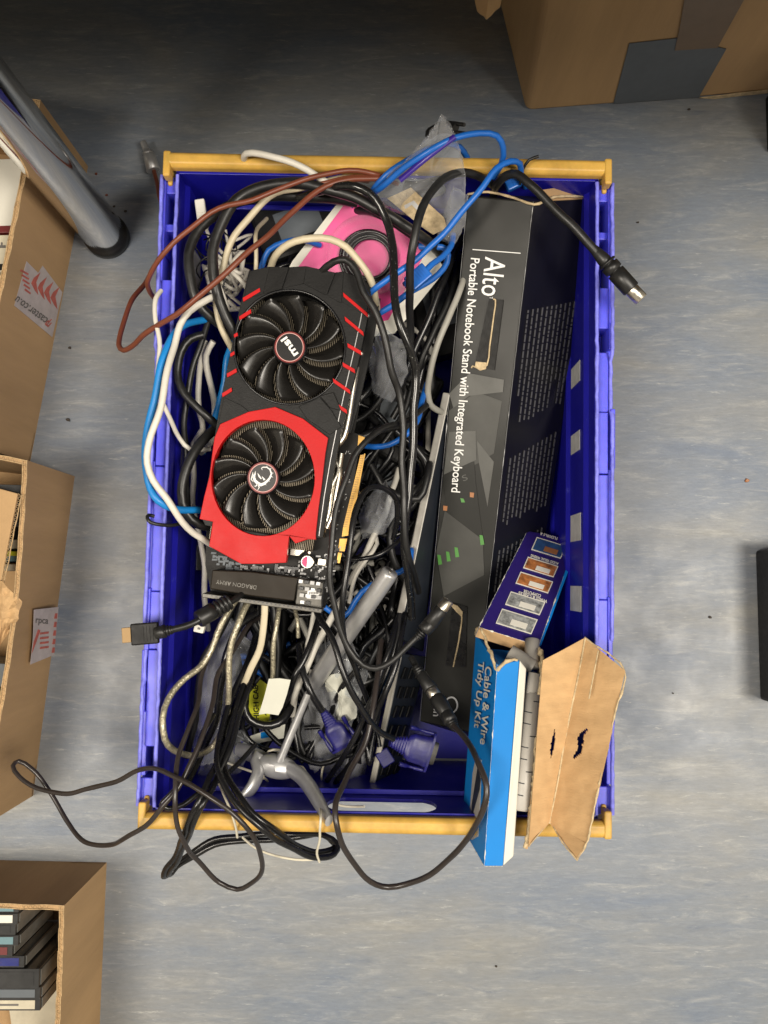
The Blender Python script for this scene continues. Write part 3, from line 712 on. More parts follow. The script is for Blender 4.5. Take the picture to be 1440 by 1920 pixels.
for s_, c, ln, sz in (('FLEXIBLE &', (1030, 1003), 34, 7), ('AUDIO VISUAL WIRING', (1022, 1047), 54, 7), ('CLUTTER', (1010, 1046 - 1), 0, 7), ('REDUCES CLUTTER', (1018, 1051), 0, 7), ('COMPUTER', (999, 1110), 34, 8), ('WIRES & CABLES', (1000, 1117), 56, 8)):
    if ln: text(mb, fN, s_, (c[0] + .955 * ln / 2, c[1] + .295 * ln / 2), (c[0] - .955 * ln / 2, c[1] - .295 * ln / 2), sz, .0008, bold=.3)
mb.build('picture_borders', 'kitwhite', kit)
for c, w_, h_, m in pics:
    mb = MB(); quad(mb, fN, rr(c, w_ - 4, h_ - 4), .0012); mb.build('picture', m, kit)
    mb = MB(); d_ = (c[0] + 4, c[1] + 5); quad(mb, fN, rr(d_, w_ * .45, h_ * .35), .0015); mb.build('picture_highlight', 'kitwhite' if m == 'photo1' or c[1] > 1050 else 'orange', kit)
# scuffed edges of the navy panel
mb = MB(); rnd = random.Random(3)
for e0, e1, cnt in ((Pn[3], Pn[2], 12), (Pn[2], Pn[1], 22), (Pn[3], Pn[0], 18)):
    mb = MB()
    nn = 90; pp = [e0.lerp(e1, i / nn) + Vector((.0006 * noise.noise(Vector((i * .5, cnt, 0))), 0, 0)) for i in range(nn + 1)]
    mb.tube(pp, [max(.0001, .0016 * noise.noise(Vector((i * .13, cnt * 3, 1))) + .0006 * noise.noise(Vector((i * .6, cnt, 1))) + .0001) for i in range(nn + 1)], 5)
    mb.build('worn_edge', 'kitwhite', kit)
# blue lower half
u0, u1, u2, u3 = (932, 1246, .262), (974, 1238, .262), (943, 1624, .285), (908, 1624, .285)
s0, s1 = (892, 1188, .200), (866, 1550, .190)
U = [P(*x) for x in (u0, u1, u2, u3)]; S0, S1 = P(*s0), P(*s1)
U[1] = FrW(U[3], U[2], U[0]).w(974, 1238); S0 = FrW(S1, U[3], U[0]).w(892, 1188); print('kit', U[1], S0)
W1, W2 = P(987, 1254, .258), P(963, 1606, .280)
th = Vector((.0012, 0, -.0022))
mb = MB()
def sheet(mb, ps, off, mi=0):
    mb.hexa([p + off for p in ps] + list(ps), mi)
sheet(mb, [U[3], U[2], U[1], U[0]], Vector((0, 0, -.0025)))
mb.build('blue_front', 'kitblue', kit, bevel=.0008)
mb = MB(); sheet(mb, [U[2] + Vector((.0003, 0, 0)), W2, W1, U[1] + Vector((.0003, 0, 0))], Vector((0, 0, -.0025))); mb.build('white_stripe', 'kitwhite', kit, bevel=.0012)
mb = MB(); sheet(mb, [S1, U[3] - Vector((.0003, 0, .0002)), U[0] - Vector((.0003, 0, .0002)), S0], Vector((.003, 0, -.001))); mb.build('blue_side', 'kitblue', kit, bevel=.0006)
fS = FrW(S1, U[3], S0)
mb = MB(); text(mb, fS, 'Cable & Wire', (910, 1247), (900, 1394), 17, .0022, bold=.6, shear=.15); text(mb, fS, 'Tidy Up Kit', (897, 1238), (889, 1363), 15, .0022, bold=.6, shear=.15)
mb.build('lettering', 'kitwhite', kit)
mb = MB(); mb.plate([[(893, 1415), (902, 1425), (900, 1500), (896, 1568), (884, 1575), (880, 1530), (886, 1450)]], fS, .0003, .0008); mb.build('printed_picture', 'trunk', kit)
mb = MB(); mb.plate([[(895, 1440), (901, 1460), (899, 1480), (885, 1530), (884, 1510)]], fS, .0009, .0012); mb.build('printed_shadow', 'darkface', kit)
# far side wall / lower body in the crate
mb = MB(); bz = .03
bx = [P(900, 1250, bz), P(1010, 1250, bz), P(985, 1500, bz), P(885, 1500, bz)]
# torn rims
mb = MB()
def torn(mb, pts, r=.0022, seed=0, am=.0022):
    pp = smooth_path(pts, .003); mb.tube([p + Vector((noise.noise(p * 300 + Vector((seed, 0, 0))), noise.noise(p * 310), noise.noise(p * 290))) * am for p in pp], [r * (.5 + .9 * abs(noise.noise(p * 250))) for p in pp], 6)
torn(mb, [S0 + Vector((0, 0, .001)), P(903, 1180, .226), P(912, 1205, .238), P(922, 1232, .252), P(932, 1256, .262), P(945, 1243, .264), P(972, 1236, .263)])
torn(mb, [P(1005, 1208, .226), P(1013, 1225, .235), P(1014, 1262, .25), P(1008, 1330, .255), P(1003, 1420, .265), P(998, 1500, .272), P(990, 1562, .278), P(985, 1592, .278)], .0022)
nn = 110
for e0, e1, sd in ((U[0], U[3], 1), (U[3], U[2], 2), (S1, U[3], 3)):
    mb3 = MB(); mb3.tube([e0.lerp(e1, i / nn) + Vector((.0004 * noise.noise(Vector((i * .5, sd, 0))), 0, .0001)) for i in range(nn + 1)], [max(.0001, .0016 * noise.noise(Vector((i * .14, sd * 3, 1))) + .0006 * noise.noise(Vector((i * .7, sd, 1))) - .0001) for i in range(nn + 1)], 5); mb3.build('worn_edge', 'kitwhite', kit)
torn(mb, [P(1012, 1222, .24), P(1017, 1245, .255), P(1012, 1300, .265)], .003, 4)
mb.build('torn_edge', 'torn', kit)
mb = MB(); sheet(mb, [P(985, 1592, .277), P(1013, 1232, .243), P(1010, 1230, .15), P(985, 1560, .17)], Vector((.002, 0, 0))); mb.build('inner_wall', 'card', kit)
mb = MB(); sheet(mb, [P(1008, 1211, .22), P(1082, 1012, .112), P(1055, 1040, .06), P(1000, 1215, .16)], Vector((.003, 0, 0))); mb.build('blue_side', 'kitblue', kit)
# brown V flap
mb = MB()
fa, fb_, fc, fd = P(1018, 1238, .268), P(1097, 1196, .252), P(1030, 1543, .265), P(991, 1588, .284)
fe, ff, fg = P(1172, 1258, .285), P(1173, 1276, .287), P(1082, 1613, .300); fh = P(1101, 1582, .300)
fw1 = FrW(fd, fc, fa)
def gridwing(mb, A, B, C, D, n=14, m=6, th=.0022, holes=None):   # A-B top, D-C bottom
    vs = []
    for i in range(n + 1):
        for j in range(m + 1):
            p = A.lerp(D, i / n).lerp(B.lerp(C, i / n), j / m); p = p + Vector((0, 0, .0022 * noise.noise(p * 32) + .0008 * noise.noise(p * 110))); vs.append(p)
    k = len(vs); vs2 = [v - Vector((0, 0, th)) for v in vs]; fs = []
    cell = lambda i, j: 0 <= i < n and 0 <= j < m and not (holes and holes((i + .5) / n, (j + .5) / m))
    for i in range(n):
        for j in range(m):
            if not cell(i, j): continue
            a = i * (m + 1) + j; q = (a, a + m + 1, a + m + 2, a + 1); fs += [q, tuple(x + k for x in reversed(q))]
    for i in range(n):
        for j in range(m):
            if not cell(i, j): continue
            a = i * (m + 1) + j
            for (di, dj, x, y) in ((-1, 0, a, a + 1), (1, 0, a + m + 2, a + m + 1), (0, -1, a + m + 1, a), (0, 1, a + 1, a + m + 2)):
                if not cell(i + di, j + dj): fs.append((x, y, y + k, x + k))
    mb.add(vs + vs2, fs)
gridwing(mb, fa, fb_, fc, fd, 90, 34, holes=lambda u, v: abs(u - .52) / .085 + abs(v - .55) / (.07 if u < .55 else .12) < 1)
gridwing(mb, fb_ + Vector((.0002, 0, 0)), fe, fh, fc + Vector((.0002, 0, 0)), 90, 34, holes=lambda u, v: abs(u - .53) < .095 and abs(v - (.36 + .05 * math.sin((u - .53) * 34)) + .9 * (u - .53)) < .065 * (1 - ((u - .53) / .1) ** 2) ** .5 + .03 * (abs(u - .51) < .015))
mb.add([fc, fh, fg, fc - Vector((0, 0, .002)), fh - Vector((0, 0, .002)), fg - Vector((0, 0, .002))], [(2, 1, 0), (3, 4, 5), (0, 1, 4, 3), (1, 2, 5, 4), (2, 0, 3, 5)])
mb.build('brown_flap', 'cardlight', kit)
mb = MB(); mb.tube(smooth_path([fb_.lerp(fc, t) + Vector((.0005 * math.sin(t * 9), 0, .0002)) for t in (0, .2, .4, .6, .8, 1)]), .0009, 6)
c0, c1 = P(1121, 1220, .268), P(1104, 1310, .278); mb.tube([c0 + Vector((0, 0, .0012)), c0.lerp(c1, .5) + Vector((0, 0, .0010)), c1 + Vector((0, 0, .0006))], .0007, 5)
torn(mb, [fb_ + Vector((0, 0, -.001))] + [fe.lerp(fh, t) + Vector((-.0003, 0, -.001)) for t in (0, .25, .5, .75, 1)] + [fg + Vector((0, 0, -.001))], .0012, 2, .0007); torn(mb, [fg, P(1055, 1580, .285), fc, P(1010, 1565, .276), fd], .0009, 3, .0006)
mb.build('flap_creases', 'torn', kit)
# body of the kit carton down inside the crate, so it stands on the crate's bottom
mb = MB(); mb.hexa([P(905, 1300, .014), P(1000, 1300, .014), P(975, 1440, .014), P(890, 1440, .014)][::-1] + [P(905, 1215, .20), P(1000, 1225, .20), P(975, 1560, .215), P(880, 1530, .185)][::-1]); mb.build('carton_body', 'kitblue', kit)
# grey ducting inside
for i, (a, b, w_, lab) in enumerate([((955, 1222, .232), (1000, 1250, .236), 30, 'short grey duct coupling lying across the torn mouth of the kit carton'), ((998, 1200, .225), (996, 1252, .235), 28, 'grey duct end upright behind the coupling in the kit carton'), ((1003, 1262, .25), (993, 1320, .252), 24, 'curled grey duct end with open mouth in the kit carton'), ((999, 1300, .250), (975, 1520, .268), 32, 'long slotted grey duct lying in the kit carton'), ((980, 1290, .236), (970, 1520, .255), 30, 'lower grey duct beneath the slotted one in the kit carton')]):
    A_, B_ = P(*a), P(*b); rad = rpx(w_, .25)
    root = thing('cable_duct', lab, 'cable duct', A_, 'grey ducts in the kit carton')
    mb = MB(); mb.lathe(A_, B_, [(0, rad * .82), (.0, rad), (.98, rad), (1, rad * .8)] if i > 2 else [(.35, rad * .4), (.02, rad * .8), (0, rad * .86), (0, rad), (1, rad)], 22); mb.build('tube', 'trunk', root)
    if i == 3:
        mb = MB(); d = (B_ - A_).normalized(); sd = d.cross(Vector((0, 0, 1))).normalized()
        for k in range(9):
            c = A_.lerp(B_, .06 + .1 * k); ln = .008 * (1 if k % 2 else -1)
            q0 = c + Vector((0, 0, rad * 1.0)); arc = [c + (Vector((0, 0, 1)) * math.cos(t) + sd * math.sin(t)) * (rad + .00015) for t in [x * .2 * (1 if k % 3 else -1) for x in range(0, 7)]]
            mb.tube(arc, .00045, 4)
        mb.build('slots', 'darkface', root)
    if i in (0, 2):
        mb = MB(); d = (A_ - B_).normalized(); mb.lathe(A_ + d * .0002, A_ + d * .0006, [(0, rad * .72), (1, rad * .72)], 22); mb.build('dark_bore', 'darkface', root)

# ------------------------------------------------------------------ graphics card
G = Fr((460, 520, .262), (700, 535, .262), (470, 1050, .250))
gc = thing('graphics_card', 'black and red graphics card with two fans lying on top of the cables', 'graphics card', G.mat())
f1c, f2c = (543, 651), (493, 896)
out = [(467, 508), (505, 500), (541, 501), (574, 499), (628, 511), (644, 509), (699, 531), (690, 590), (676, 660), (662, 720), (648, 775), (632, 850), (618, 930), (606, 1008), (540, 1010), (385, 985), (376, 968), (392, 890), (402, 820), (415, 745), (436, 640), (450, 575)]
mb = MB(); mb.plate([out, ell(*f1c, 105, 108)[::-1], ell(*f2c, 98, 110)[::-1]], G, -.006, 0)
base = [G.w(x, y, 0) for x, y in out]; n = len(base)
for i in range(n):
    a, b = base[i], base[(i + 1) % n]; mid = (G.w(545, 760, 0)); ia = (mid - a).normalized() * .0015; ib = (mid - b).normalized() * .0015
    mb.hexa([a - G.n * .030, b - G.n * .030, b + ib - G.n * .030, a + ia - G.n * .030, a - G.n * .0062, b - G.n * .0062, b + ib - G.n * .0062, a + ia - G.n * .0062])
mb.build('shroud', 'blackmatte', gc, bevel=.0007)
# fan wells
mb = MB()
for c, rx, ry in ((f1c, 105, 108), (f2c, 98, 110)):
    e = [G.w(x, y, 0) for x, y in ell(*c, rx + .5, ry + .5)]; m = len(e)
    vs = [p - G.n * .001 for p in e] + [p - G.n * .018 for p in e]
    mb.add(vs, [(i, (i + 1) % m, (i + 1) % m + m, i + m) for i in range(m)], 0 if c is f1c else 1, True)
mb.build('fan_well', ['blackgloss', 'red'], gc)
e = [G.w(x, y, .0006) for x, y in ell(*f1c, 104, 107)]; mb = MB(); mb.tube(e + [e[0], e[1]], .0011, 6); mb.build('fan_ring', 'blackgloss', gc)
# faceted bezel at the top
mb = MB()
fac = [([(467, 508), (505, 500), (493, 551), (458, 560)], .002), ([(505, 500), (541, 501), (528, 541), (493, 551)], .0045), ([(541, 501), (574, 499), (569, 531), (528, 541)], .003), ([(574, 499), (628, 511), (612, 553), (569, 531)], .004), ([(628, 511), (644, 509), (640, 568), (612, 553)], .002), ([(644, 509), (699, 531), (686, 592), (640, 565)], .0015)]
for q, h in fac:
    p = [G.w(x, y, .0003) for x, y in q]; t_ = [G.w(x, y, h * (1 if i in (1, 2) else .55)) for i, (x, y) in enumerate(q)]
    mb.hexa(p[::-1] + t_[::-1])
for q, h in (([(420, 745), (452, 760), (470, 775), (432, 788), (410, 795)], .0015), ([(560, 762), (600, 745), (622, 770), (640, 800), (618, 815), (575, 785)], .0018), ([(600, 742), (625, 735), (640, 770), (620, 765)], .0026)):
    mb2 = MB(); mb2.plate([q], G, .0003, h); mb2.build('raised_panel', 'blackmatte', gc, bevel=.0005)
mb.build('faceted_bezel', 'blackmatte', gc, bevel=.0005)
mb = MB()
for (x0, y0), (x1, y1), w_ in (((643, 552), (689, 591), 8), ((646, 597), (681, 626), 8), ((651, 647), (677, 662), 8), ((642, 683), (665, 696), 8), ((624, 713), (656, 735), 8), ((616, 750), (650, 772), 8), ((455, 562), (487, 543), 7), ((448, 597), (470, 583), 7), ((438, 630), (445, 626), 6), ((431, 666), (439, 661), 6), ((425, 704), (443, 694), 7), ((416, 741), (434, 730), 7)):
    mb = MB(); quad(mb, G, [(x0, y0 - w_ / 2), (x1, y1 - w_ / 2), (x1 + 1, y1 + w_ / 2), (x0 + 1, y0 + w_ / 2)], .0022, t=.0019); mb.build('red_stripe', 'red', gc, bevel=.0003)
ro = [(413, 795), (466, 772), (516, 763), (568, 785), (615, 821), (610, 849), (603, 910), (597, 953), (592, 1000), (592, 1012), (577, 1011), (554, 1019), (542, 1005), (536, 1055), (492, 1057), (452, 1057), (392, 1024), (399, 978), (374, 973), (383, 930), (393, 892), (398, 850), (402, 821)]
mb = MB(); mb.plate([ro, ell(*f2c, 97, 109)[::-1]], G, -.004, .0042); mb.build('red_frame', 'red', gc, bevel=.0012, seg=3)
mb = MB(); mb.plate([[(392, 1024), (452, 1057), (536, 1055), (538, 1040), (455, 1040), (398, 1010)]], G, -.016, -.0042); mb.build('red_skirt', 'red', gc)
# silver strip along the shroud's right edge, dark side rail
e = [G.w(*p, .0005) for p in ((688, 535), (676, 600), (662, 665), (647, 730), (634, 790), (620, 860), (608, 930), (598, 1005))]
mb = MB(); mb.tube(e, .0006, 5); mb.build('silver_edge_strip', 'silver', gc)
# heatsink
mb = MB(); A0 = G.w(470, 560, -.012); ux = (G.w(640, 575, -.012) - A0); X = ux.normalized()
yd = (G.w(420, 1000, -.012) - A0).normalized(); wdt = .090; Lh = .225
org = G.w(462, 560, -.012)
nf = 58; ax = (G.w(660, 585, -.012) - org).normalized()
ln = (G.w(392, 1010, -.012) - org)
for i in range(nf):
    p = org + ax * (.094 * i / nf)
    mb.hexa([p - G.n * .016, p + ax * .0006 - G.n * .016, p + ax * .0006 + ln - G.n * .016, p + ln - G.n * .016, p, p + ax * .0006, p + ax * .0006 + ln, p + ln])
mb.build('heatsink_fins', 'fins', gc)
# pipes
for t in (.12, .40, .47, .55, .62, .88, .94):
    p = org + ln * t - G.n * .012; mb = MB(); mb.tube([p, p + ax * .047, p + ax * .094], .003, 10); mb.build('heat_pipe', 'metal', gc)
for pts, rr_, mt in (([(668, 688), (660, 740), (652, 790), (644, 820), (632, 835)], .0030, 'metal'), ([(640, 850), (632, 890), (622, 910), (616, 960), (604, 1000)], .0026, 'metal'), ([(628, 862), (636, 880), (634, 900), (629, 925), (624, 960), (612, 990)], .0028, 'metal')):
    mb = MB(); mb.tube(smooth_path([G.w(*p, -.016) for p in pts]), rr_, 10); mb.build('heat_pipe', mt, gc)
# fans
def fan(c, rad, a_off, emblem):
    ctr = G.w(*c, 0); F0 = Fr.__new__(Fr); F0.a, F0.ex, F0.ey, F0.n = ctr, G.ex, G.ey, G.n
    hub = MB().lathe(ctr - G.n * .016, ctr + G.n * .0005, [(0, .012), (.1, .0155), (.80, .0155), (.96, .0148), (1, .0135)], 36).build('fan', 'blackgloss', gc)
    nb_ = 12; S_ = 9; T_ = 5
    for k in range(nb_):
        a0 = a_off + 2 * math.pi * k / nb_; vs = []
        for i in range(S_ + 1):
            s_ = i / S_; r_ = .0135 + (rad - .0135) * s_
            for j in range(T_ + 1):
                t = j / T_; wd = .33 + .15 * math.sin(math.pi * min(1, s_ * .55 + .05))
                a = a0 + .46 * s_ ** 1.3 - (t - .5) * wd
                h = -.0125 + .0105 * t + .0022 * math.sin(math.pi * t) - .001 * s_
                rr_ = r_ - (0 if i < S_ else .002 * (1 - t))
                vs.append(F0.g(rr_ * math.cos(a), rr_ * math.sin(a), h))
        m = len(vs); vs += [v - G.n * .0007 for v in vs]; fs = []
        for i in range(S_):
            for j in range(T_):
                q = i * (T_ + 1) + j; f = (q, q + T_ + 1, q + T_ + 2, q + 1); fs += [f, tuple(x + m for x in reversed(f))]
        for i in range(S_):
            for q, q2 in ((i * (T_ + 1), (i + 1) * (T_ + 1)), ((i + 1) * (T_ + 1) + T_, i * (T_ + 1) + T_)): fs.append((q2, q, q + m, q2 + m))
        for j in range(T_): q = S_ * (T_ + 1) + j; fs.append((q, q + 1, q + 1 + m, q + m))
        MB().add(vs, fs, 0, True).build('blade', 'blackgloss' if False else 'blade', hub)
    mb = MB(); mb.plate([ell(*c, 28.5, 29.5)], G, .0006, .0009, 0); mb.build('hub_sticker', 'stickerblack', hub)
    mb = MB(); mb.plate([ell(*c, 28.5, 29.5), ell(*c, 26, 27)[::-1]], G, .0009, .0011, 0); mb.build('red_ring', 'darkredring', hub)
    mb = MB(); mb.plate([ell(*c, 26, 27), ell(*c, 24.8, 25.8)[::-1]], G, .0009, .0012, 0); mb.build('white_ring', 'ringpink', hub)
    return hub
M['blade'] = pm('fan blade plastic', (.012, .011, .010), .27, spec=.5, var=.2, vscale=60)
M['stickerblack'] = pm('sticker black', (.006, .005, .005), .35)
M['darkredring'] = pm('dark red ring', (.16, .006, .004), .4)
M['ringpink'] = pm('pale ring', (.62, .35, .32), .4)
hubA = fan(f1c, .0478, .2, 'letters'); hubB = fan(f2c, .0462, .0, 'dragon')
mb = MB(); text(mb, G, 'msi', (561, 664), (538, 631), 20, .0013, bold=1.5, shear=-.0)
mb.build('lettering', 'print', hubA)
mb = MB()
def ribbon(pts, ws, h=.0013):
    q = [Vector(p) for p in pts]; m = len(q); lf, rt = [], []
    for i in range(m):
        d = (q[min(i + 1, m - 1)] - q[max(i - 1, 0)]).normalized(); nn = Vector((-d.y, d.x)) * ws[i] / 2
        lf.append(q[i] + nn); rt.append(q[i] - nn)
    vs = [G.w(p.x, p.y, h) for p in lf + rt]; mb.add(vs, [(i, i + m, i + 1 + m, i + 1) for i in range(m - 1)])
ribbon([(492, 881), (490, 878), (493, 876), (500, 876), (506, 880), (509, 888), (506, 896), (501, 902), (495, 907), (489, 909), (483, 906), (478, 901), (476, 895), (478, 888)], [1, 1.4, 1.8, 2, 2.4, 2.8, 3.4, 4, 5, 6, 6, 5, 5, 2])
ribbon([(478, 897), (473, 892), (471, 899), (475, 903)], [1, 4, 2, 1]); ribbon([(474, 893), (474, 885)], [3, .5]); ribbon([(478, 890), (479, 883)], [3, .4])
ribbon([(485, 906), (479, 912), (476, 911)], [3, 1.6, .6], ); ribbon([(484, 908), (486, 914), (483, 919)], [2, 2, .5]); ribbon([(490, 898), (486, 893), (483, 887)], [2, 3, .5]); ribbon([(496, 900), (491, 893)], [4, .5])
for i, (x, y, dx, dy) in enumerate(((500, 876, 1, -3), (506, 880, 3, -2), (509, 887, 4, 0), (508, 893, 4, 2), (503, 900, 3, 3), (497, 906, 2, 4))): ribbon([(x, y), (x + dx, y + dy)], [2, .3], .0014)
mb.build('dragon_emblem', 'print', hubB)
# circuit board and its parts
hP = -.032
pc = [(470, 520), (714, 560), (700, 640), (678, 740), (664, 812), (682, 816), (681, 842), (672, 850), (640, 1040), (628, 1060), (610, 1140), (545, 1135), (395, 1108), (385, 1060), (390, 900), (440, 640)]
mb = MB(); mb.plate([pc], G, hP - .0016, hP); mb.build('circuit_board', 'pcb', gc)
mb = MB(); mb.plate([[(676, 853), (683, 852), (654, 1004), (641, 1006), (643, 990)]], G, hP + .0002, hP + .0006); mb.plate([[(637, 1010), (651, 1010), (646, 1034), (634, 1033)]], G, hP + .0002, hP + .0006)
mb.build('edge_contacts', 'gold', gc)
mb = MB(); mb.plate([[(672, 816), (684, 820), (682, 838), (670, 845)]], G, hP + .0003, hP + .0010); mb.plate([[(683, 850), (685, 851), (656, 1006), (653, 1005)]], G, hP + .0001, hP + .0012); mb.plate([[(634, 1036), (641, 1037), (637, 1056), (631, 1055)]], G, hP + .0003, hP + .0010)
mb.build('yellow_board_edge', 'gold', gc)
mb = MB()
for i in range(42):
    t = i / 42; x0, y0 = 643 + (676 - 643) * (1 - t), 853 + (990 - 853) * t; x0 = 676 - 34 * t + 1
    quad(mb, G, [(x0, y0), (x0 + 7, y0 - .5), (x0 + 7, y0 + .4), (x0, y0 + .9)], hP + .0008, t=.0001)
mb.build('contact_gaps', 'browntape', gc)
# side plate, bracket rail
mb = MB(); mb.plate([[(694, 545), (712, 562), (700, 640), (676, 745), (658, 812), (646, 815), (655, 745), (676, 640)]], G, hP + .004, hP + .010); mb.build('backplate_rail', 'blackmatte', gc, bevel=.0005)
mb = MB(); mb.plate([[(630, 840), (636, 848), (612, 1000), (598, 1008), (596, 995), (612, 920)]], G, -.024, -.018); mb.build('bronze_plate', 'bronze', gc, bevel=.0005) if 'bronze' in M else None
M['bronze'] = pm('dark bronze', (.016, .011, .006), .5, metal=.1, spec=.25, var=.2)
mb.build('bronze_plate', 'bronze', gc) if not [o for o in gc.children if o.name.startswith('bronze')] else None
rnd = random.Random(11)
def comp(n_, poly, sizes, mat, name, hh=(.0008, .0022), lift=0):
    mb = MB(); k = 0
    xs = [p[0] for p in poly]; ys = [p[1] for p in poly]
    def inside(x, y):
        c = False
        for i in range(len(poly)):
            x0, y0 = poly[i]; x1, y1 = poly[i - 1]
            if (y0 > y) != (y1 > y) and x < (x1 - x0) * (y - y0) / (y1 - y0) + x0: c = not c
        return c
    while k < n_:
        x, y = rnd.uniform(min(xs), max(xs)), rnd.uniform(min(ys), max(ys))
        if not inside(x, y): continue
        k += 1; a, b = rnd.choice(sizes)
        if rnd.random() < .5: a, b = b, a
        mb.plate([[(x - a, y - b), (x + a, y - b + a * .2), (x + a - b * .3, y + b), (x - a - b * .3, y + b)]], G, hP + .0001, hP + rnd.uniform(*hh) + lift)
    mb.build(name, mat, gc)
zone = [(560, 1050), (595, 1040), (622, 1018), (645, 1000), (630, 1060), (612, 1130), (560, 1115)]
zone2 = [(450, 1062), (560, 1060), (580, 1085), (560, 1085), (450, 1075)]
comp(60, zone, [(2, 1.2), (1.5, 1), (3, 1.5)], 'tape', 'small_component'); comp(40, zone, [(2.5, 2), (4, 3)], 'blackgloss', 'chip')
comp(30, [(400, 1030), (450, 1058), (450, 1072), (398, 1066)], [(3, 2), (5, 2)], 'greytape', 'small_component'); comp(34, zone2, [(3, 2), (2, 1.4), (5, 2)], 'tape', 'small_component'); comp(20, zone2, [(6, 3)], 'blackgloss', 'chip', (.003, .006))
comp(46, [(640, 840), (668, 850), (640, 985), (612, 1010), (620, 960)], [(1.2, .5), (.6, 1.5)], 'tape', 'board_print', (.0002, .0003))
comp(16, [(664, 700), (690, 640), (700, 590), (680, 740), (660, 810)], [(1.2, .4)], 'tape', 'board_print', (.0002, .0003))
q0 = G.w(578, 1053, hP); 
MB().lathe(q0, q0 + G.n * .012, [(0, .0055), (.05, .006), (.9, .006), (1, .0055)], 22).build('capacitor', 'metal', gc)
MB().add([q0 + G.n * .0122 + (G.ex * math.cos(a) + G.ey * math.sin(a)) * .0048 for a in [math.pi * .5 + math.pi * i / 12 for i in range(13)]], [tuple(range(13))]).build('capacitor_top', 'pinkdot', gc)
mb = MB(); mb.plate([[(596, 1046), (612, 1048), (610, 1062), (594, 1060)]], G, hP, hP + .004); mb.build('crystal_can', 'metal', gc, bevel=.0008)
mb = MB(); mb.plate([[(543, 1030), (572, 1018), (574, 1032), (560, 1043), (542, 1041)]], G, hP + .004, hP + .012); mb.build('fin_stub', 'metal', gc, bevel=.0008)
for x, y in ((689, 592), (677, 663), (624, 860), (595, 1000), (580, 1036)): MB().lathe(G.w(x, y, -.004), G.w(x, y, -.002), [(0, .0022), (.6, .0022), (1, .0012)], 12).build('screw', 'metal', gc)
# bracket end
for i_ in range(14):
    x_, y_ = 560 + (i_ % 4) * 11 + (i_ // 4), 1086 + (i_ // 4) * 13 + (i_ % 4) * 1.5
    mb = MB(); mb.plate([[(x_, y_), (x_ + 8, y_ + 1), (x_ + 7, y_ + 8), (x_ - 1, y_ + 7)]], G, -.0119, -.0119 + .0012 + .0014 * ((i_ * 7) % 3)); mb.build('port_shield', ('silver', 'tape', 'blackgloss')[(i_ * 5) % 3], gc, bevel=.0003)
mb = MB(); mb.plate([[(398, 1069), (470, 1072), (558, 1083), (551, 1127), (470, 1117), (394, 1104)]], G, -.030, -.006); mb.build('rear_connector_block', 'bronze', gc, bevel=.001)
mb = MB(); text(mb, G, 'DRAGON ARMY', (482, 1098), (406, 1087), 11, -.0055, bold=.15); mb.build('lettering', 'rimdark', gc)
mb = MB(); mb.plate([[(558, 1084), (606, 1092), (603, 1142), (553, 1134)]], G, -.030, -.012); mb.build('video_port', 'metal2', gc, bevel=.001) if 'metal2' in M else mb.build('video_port', 'rimdark', gc, bevel=.001)
mb = MB(); mb.plate([[(577, 1106), (600, 1108), (597, 1124), (575, 1122)]], G, -.0115, -.0112); mb.build('port_label', 'print', gc)
mb = MB()
for i in range(6): quad(mb, G, [(580 + i * 3, 1110), (582 + i * 3, 1110.5), (581.5 + i * 3, 1114), (579.5 + i * 3, 1113.5)], -.0109, t=.0001)
mb.build('port_label_print', 'greyprint', gc)
mb = MB(); mb.plate([[(380, 1112), (604, 1142), (602, 1150), (378, 1120)]], G, -.036, -.002); mb.build('mounting_bracket', 'rimdark', gc, bevel=.0006)
mb = MB()
for i in range(26): quad(mb, G, [(395 + i * 8, 1115 + i * 1.05), (398 + i * 8, 1115.4 + i * 1.05), (398 + i * 8, 1119 + i * 1.05), (395 + i * 8, 1118.6 + i * 1.05)], -.0017, t=.0002)
mb.build('bracket_vents', 'stickerblack', gc)

# ------------------------------------------------------------------ pink blister pack
FP = Fr((655, 352, .212), (835, 512, .205), (560, 500, .190))
pk = thing('blister_pack', 'pink card blister pack holding a coiled black cord, behind the graphics card', 'packet', FP.mat())
po = [(657, 350), (672, 356), (700, 372), (800, 440), (834, 508), (740, 625), (640, 640), (540, 505), (548, 490)]
mb = MB(); mb.plate([po], FP, -.001, 0); mb.build('card', 'kitwhite', pk)
po2 = [(658, 366), (682, 374), (772, 440), (800, 470), (728, 600), (640, 622), (556, 505)]
mb = MB(); mb.plate([po2], FP, .0002, .0006); mb.build('pink_print', 'pink', pk)
c_ = (690, 478)
vs = []; fs = []; ringz = [(78, 0), (74, .012), (66, .017), (56, .015), (50, .008), (44, .012), (26, .017), (0.5, .018)]
for rad_, h in ringz:
    vs += [FP.w(x, y, h + .001) for x, y in ell(*c_, rad_, rad_, 40)]
for i in range(len(ringz) - 1):
    for k in range(40): fs.append((i * 40 + k, i * 40 + (k + 1) % 40, (i + 1) * 40 + (k + 1) % 40, (i + 1) * 40 + k))
MB().add(vs, fs, 0, True).build('blister', 'blister', pk)
for k, (rr_, h) in enumerate(((52, .004), (47, .006), (42, .003), (50, .008), (38, .005))):
    e = [FP.w(x, y, h) for x, y in ell(c_[0] + k, c_[1] + 6, rr_, rr_, 40)]; MB().tube(e + e[:2], .0016, 8).build('coiled_cord', 'blackgloss', pk)

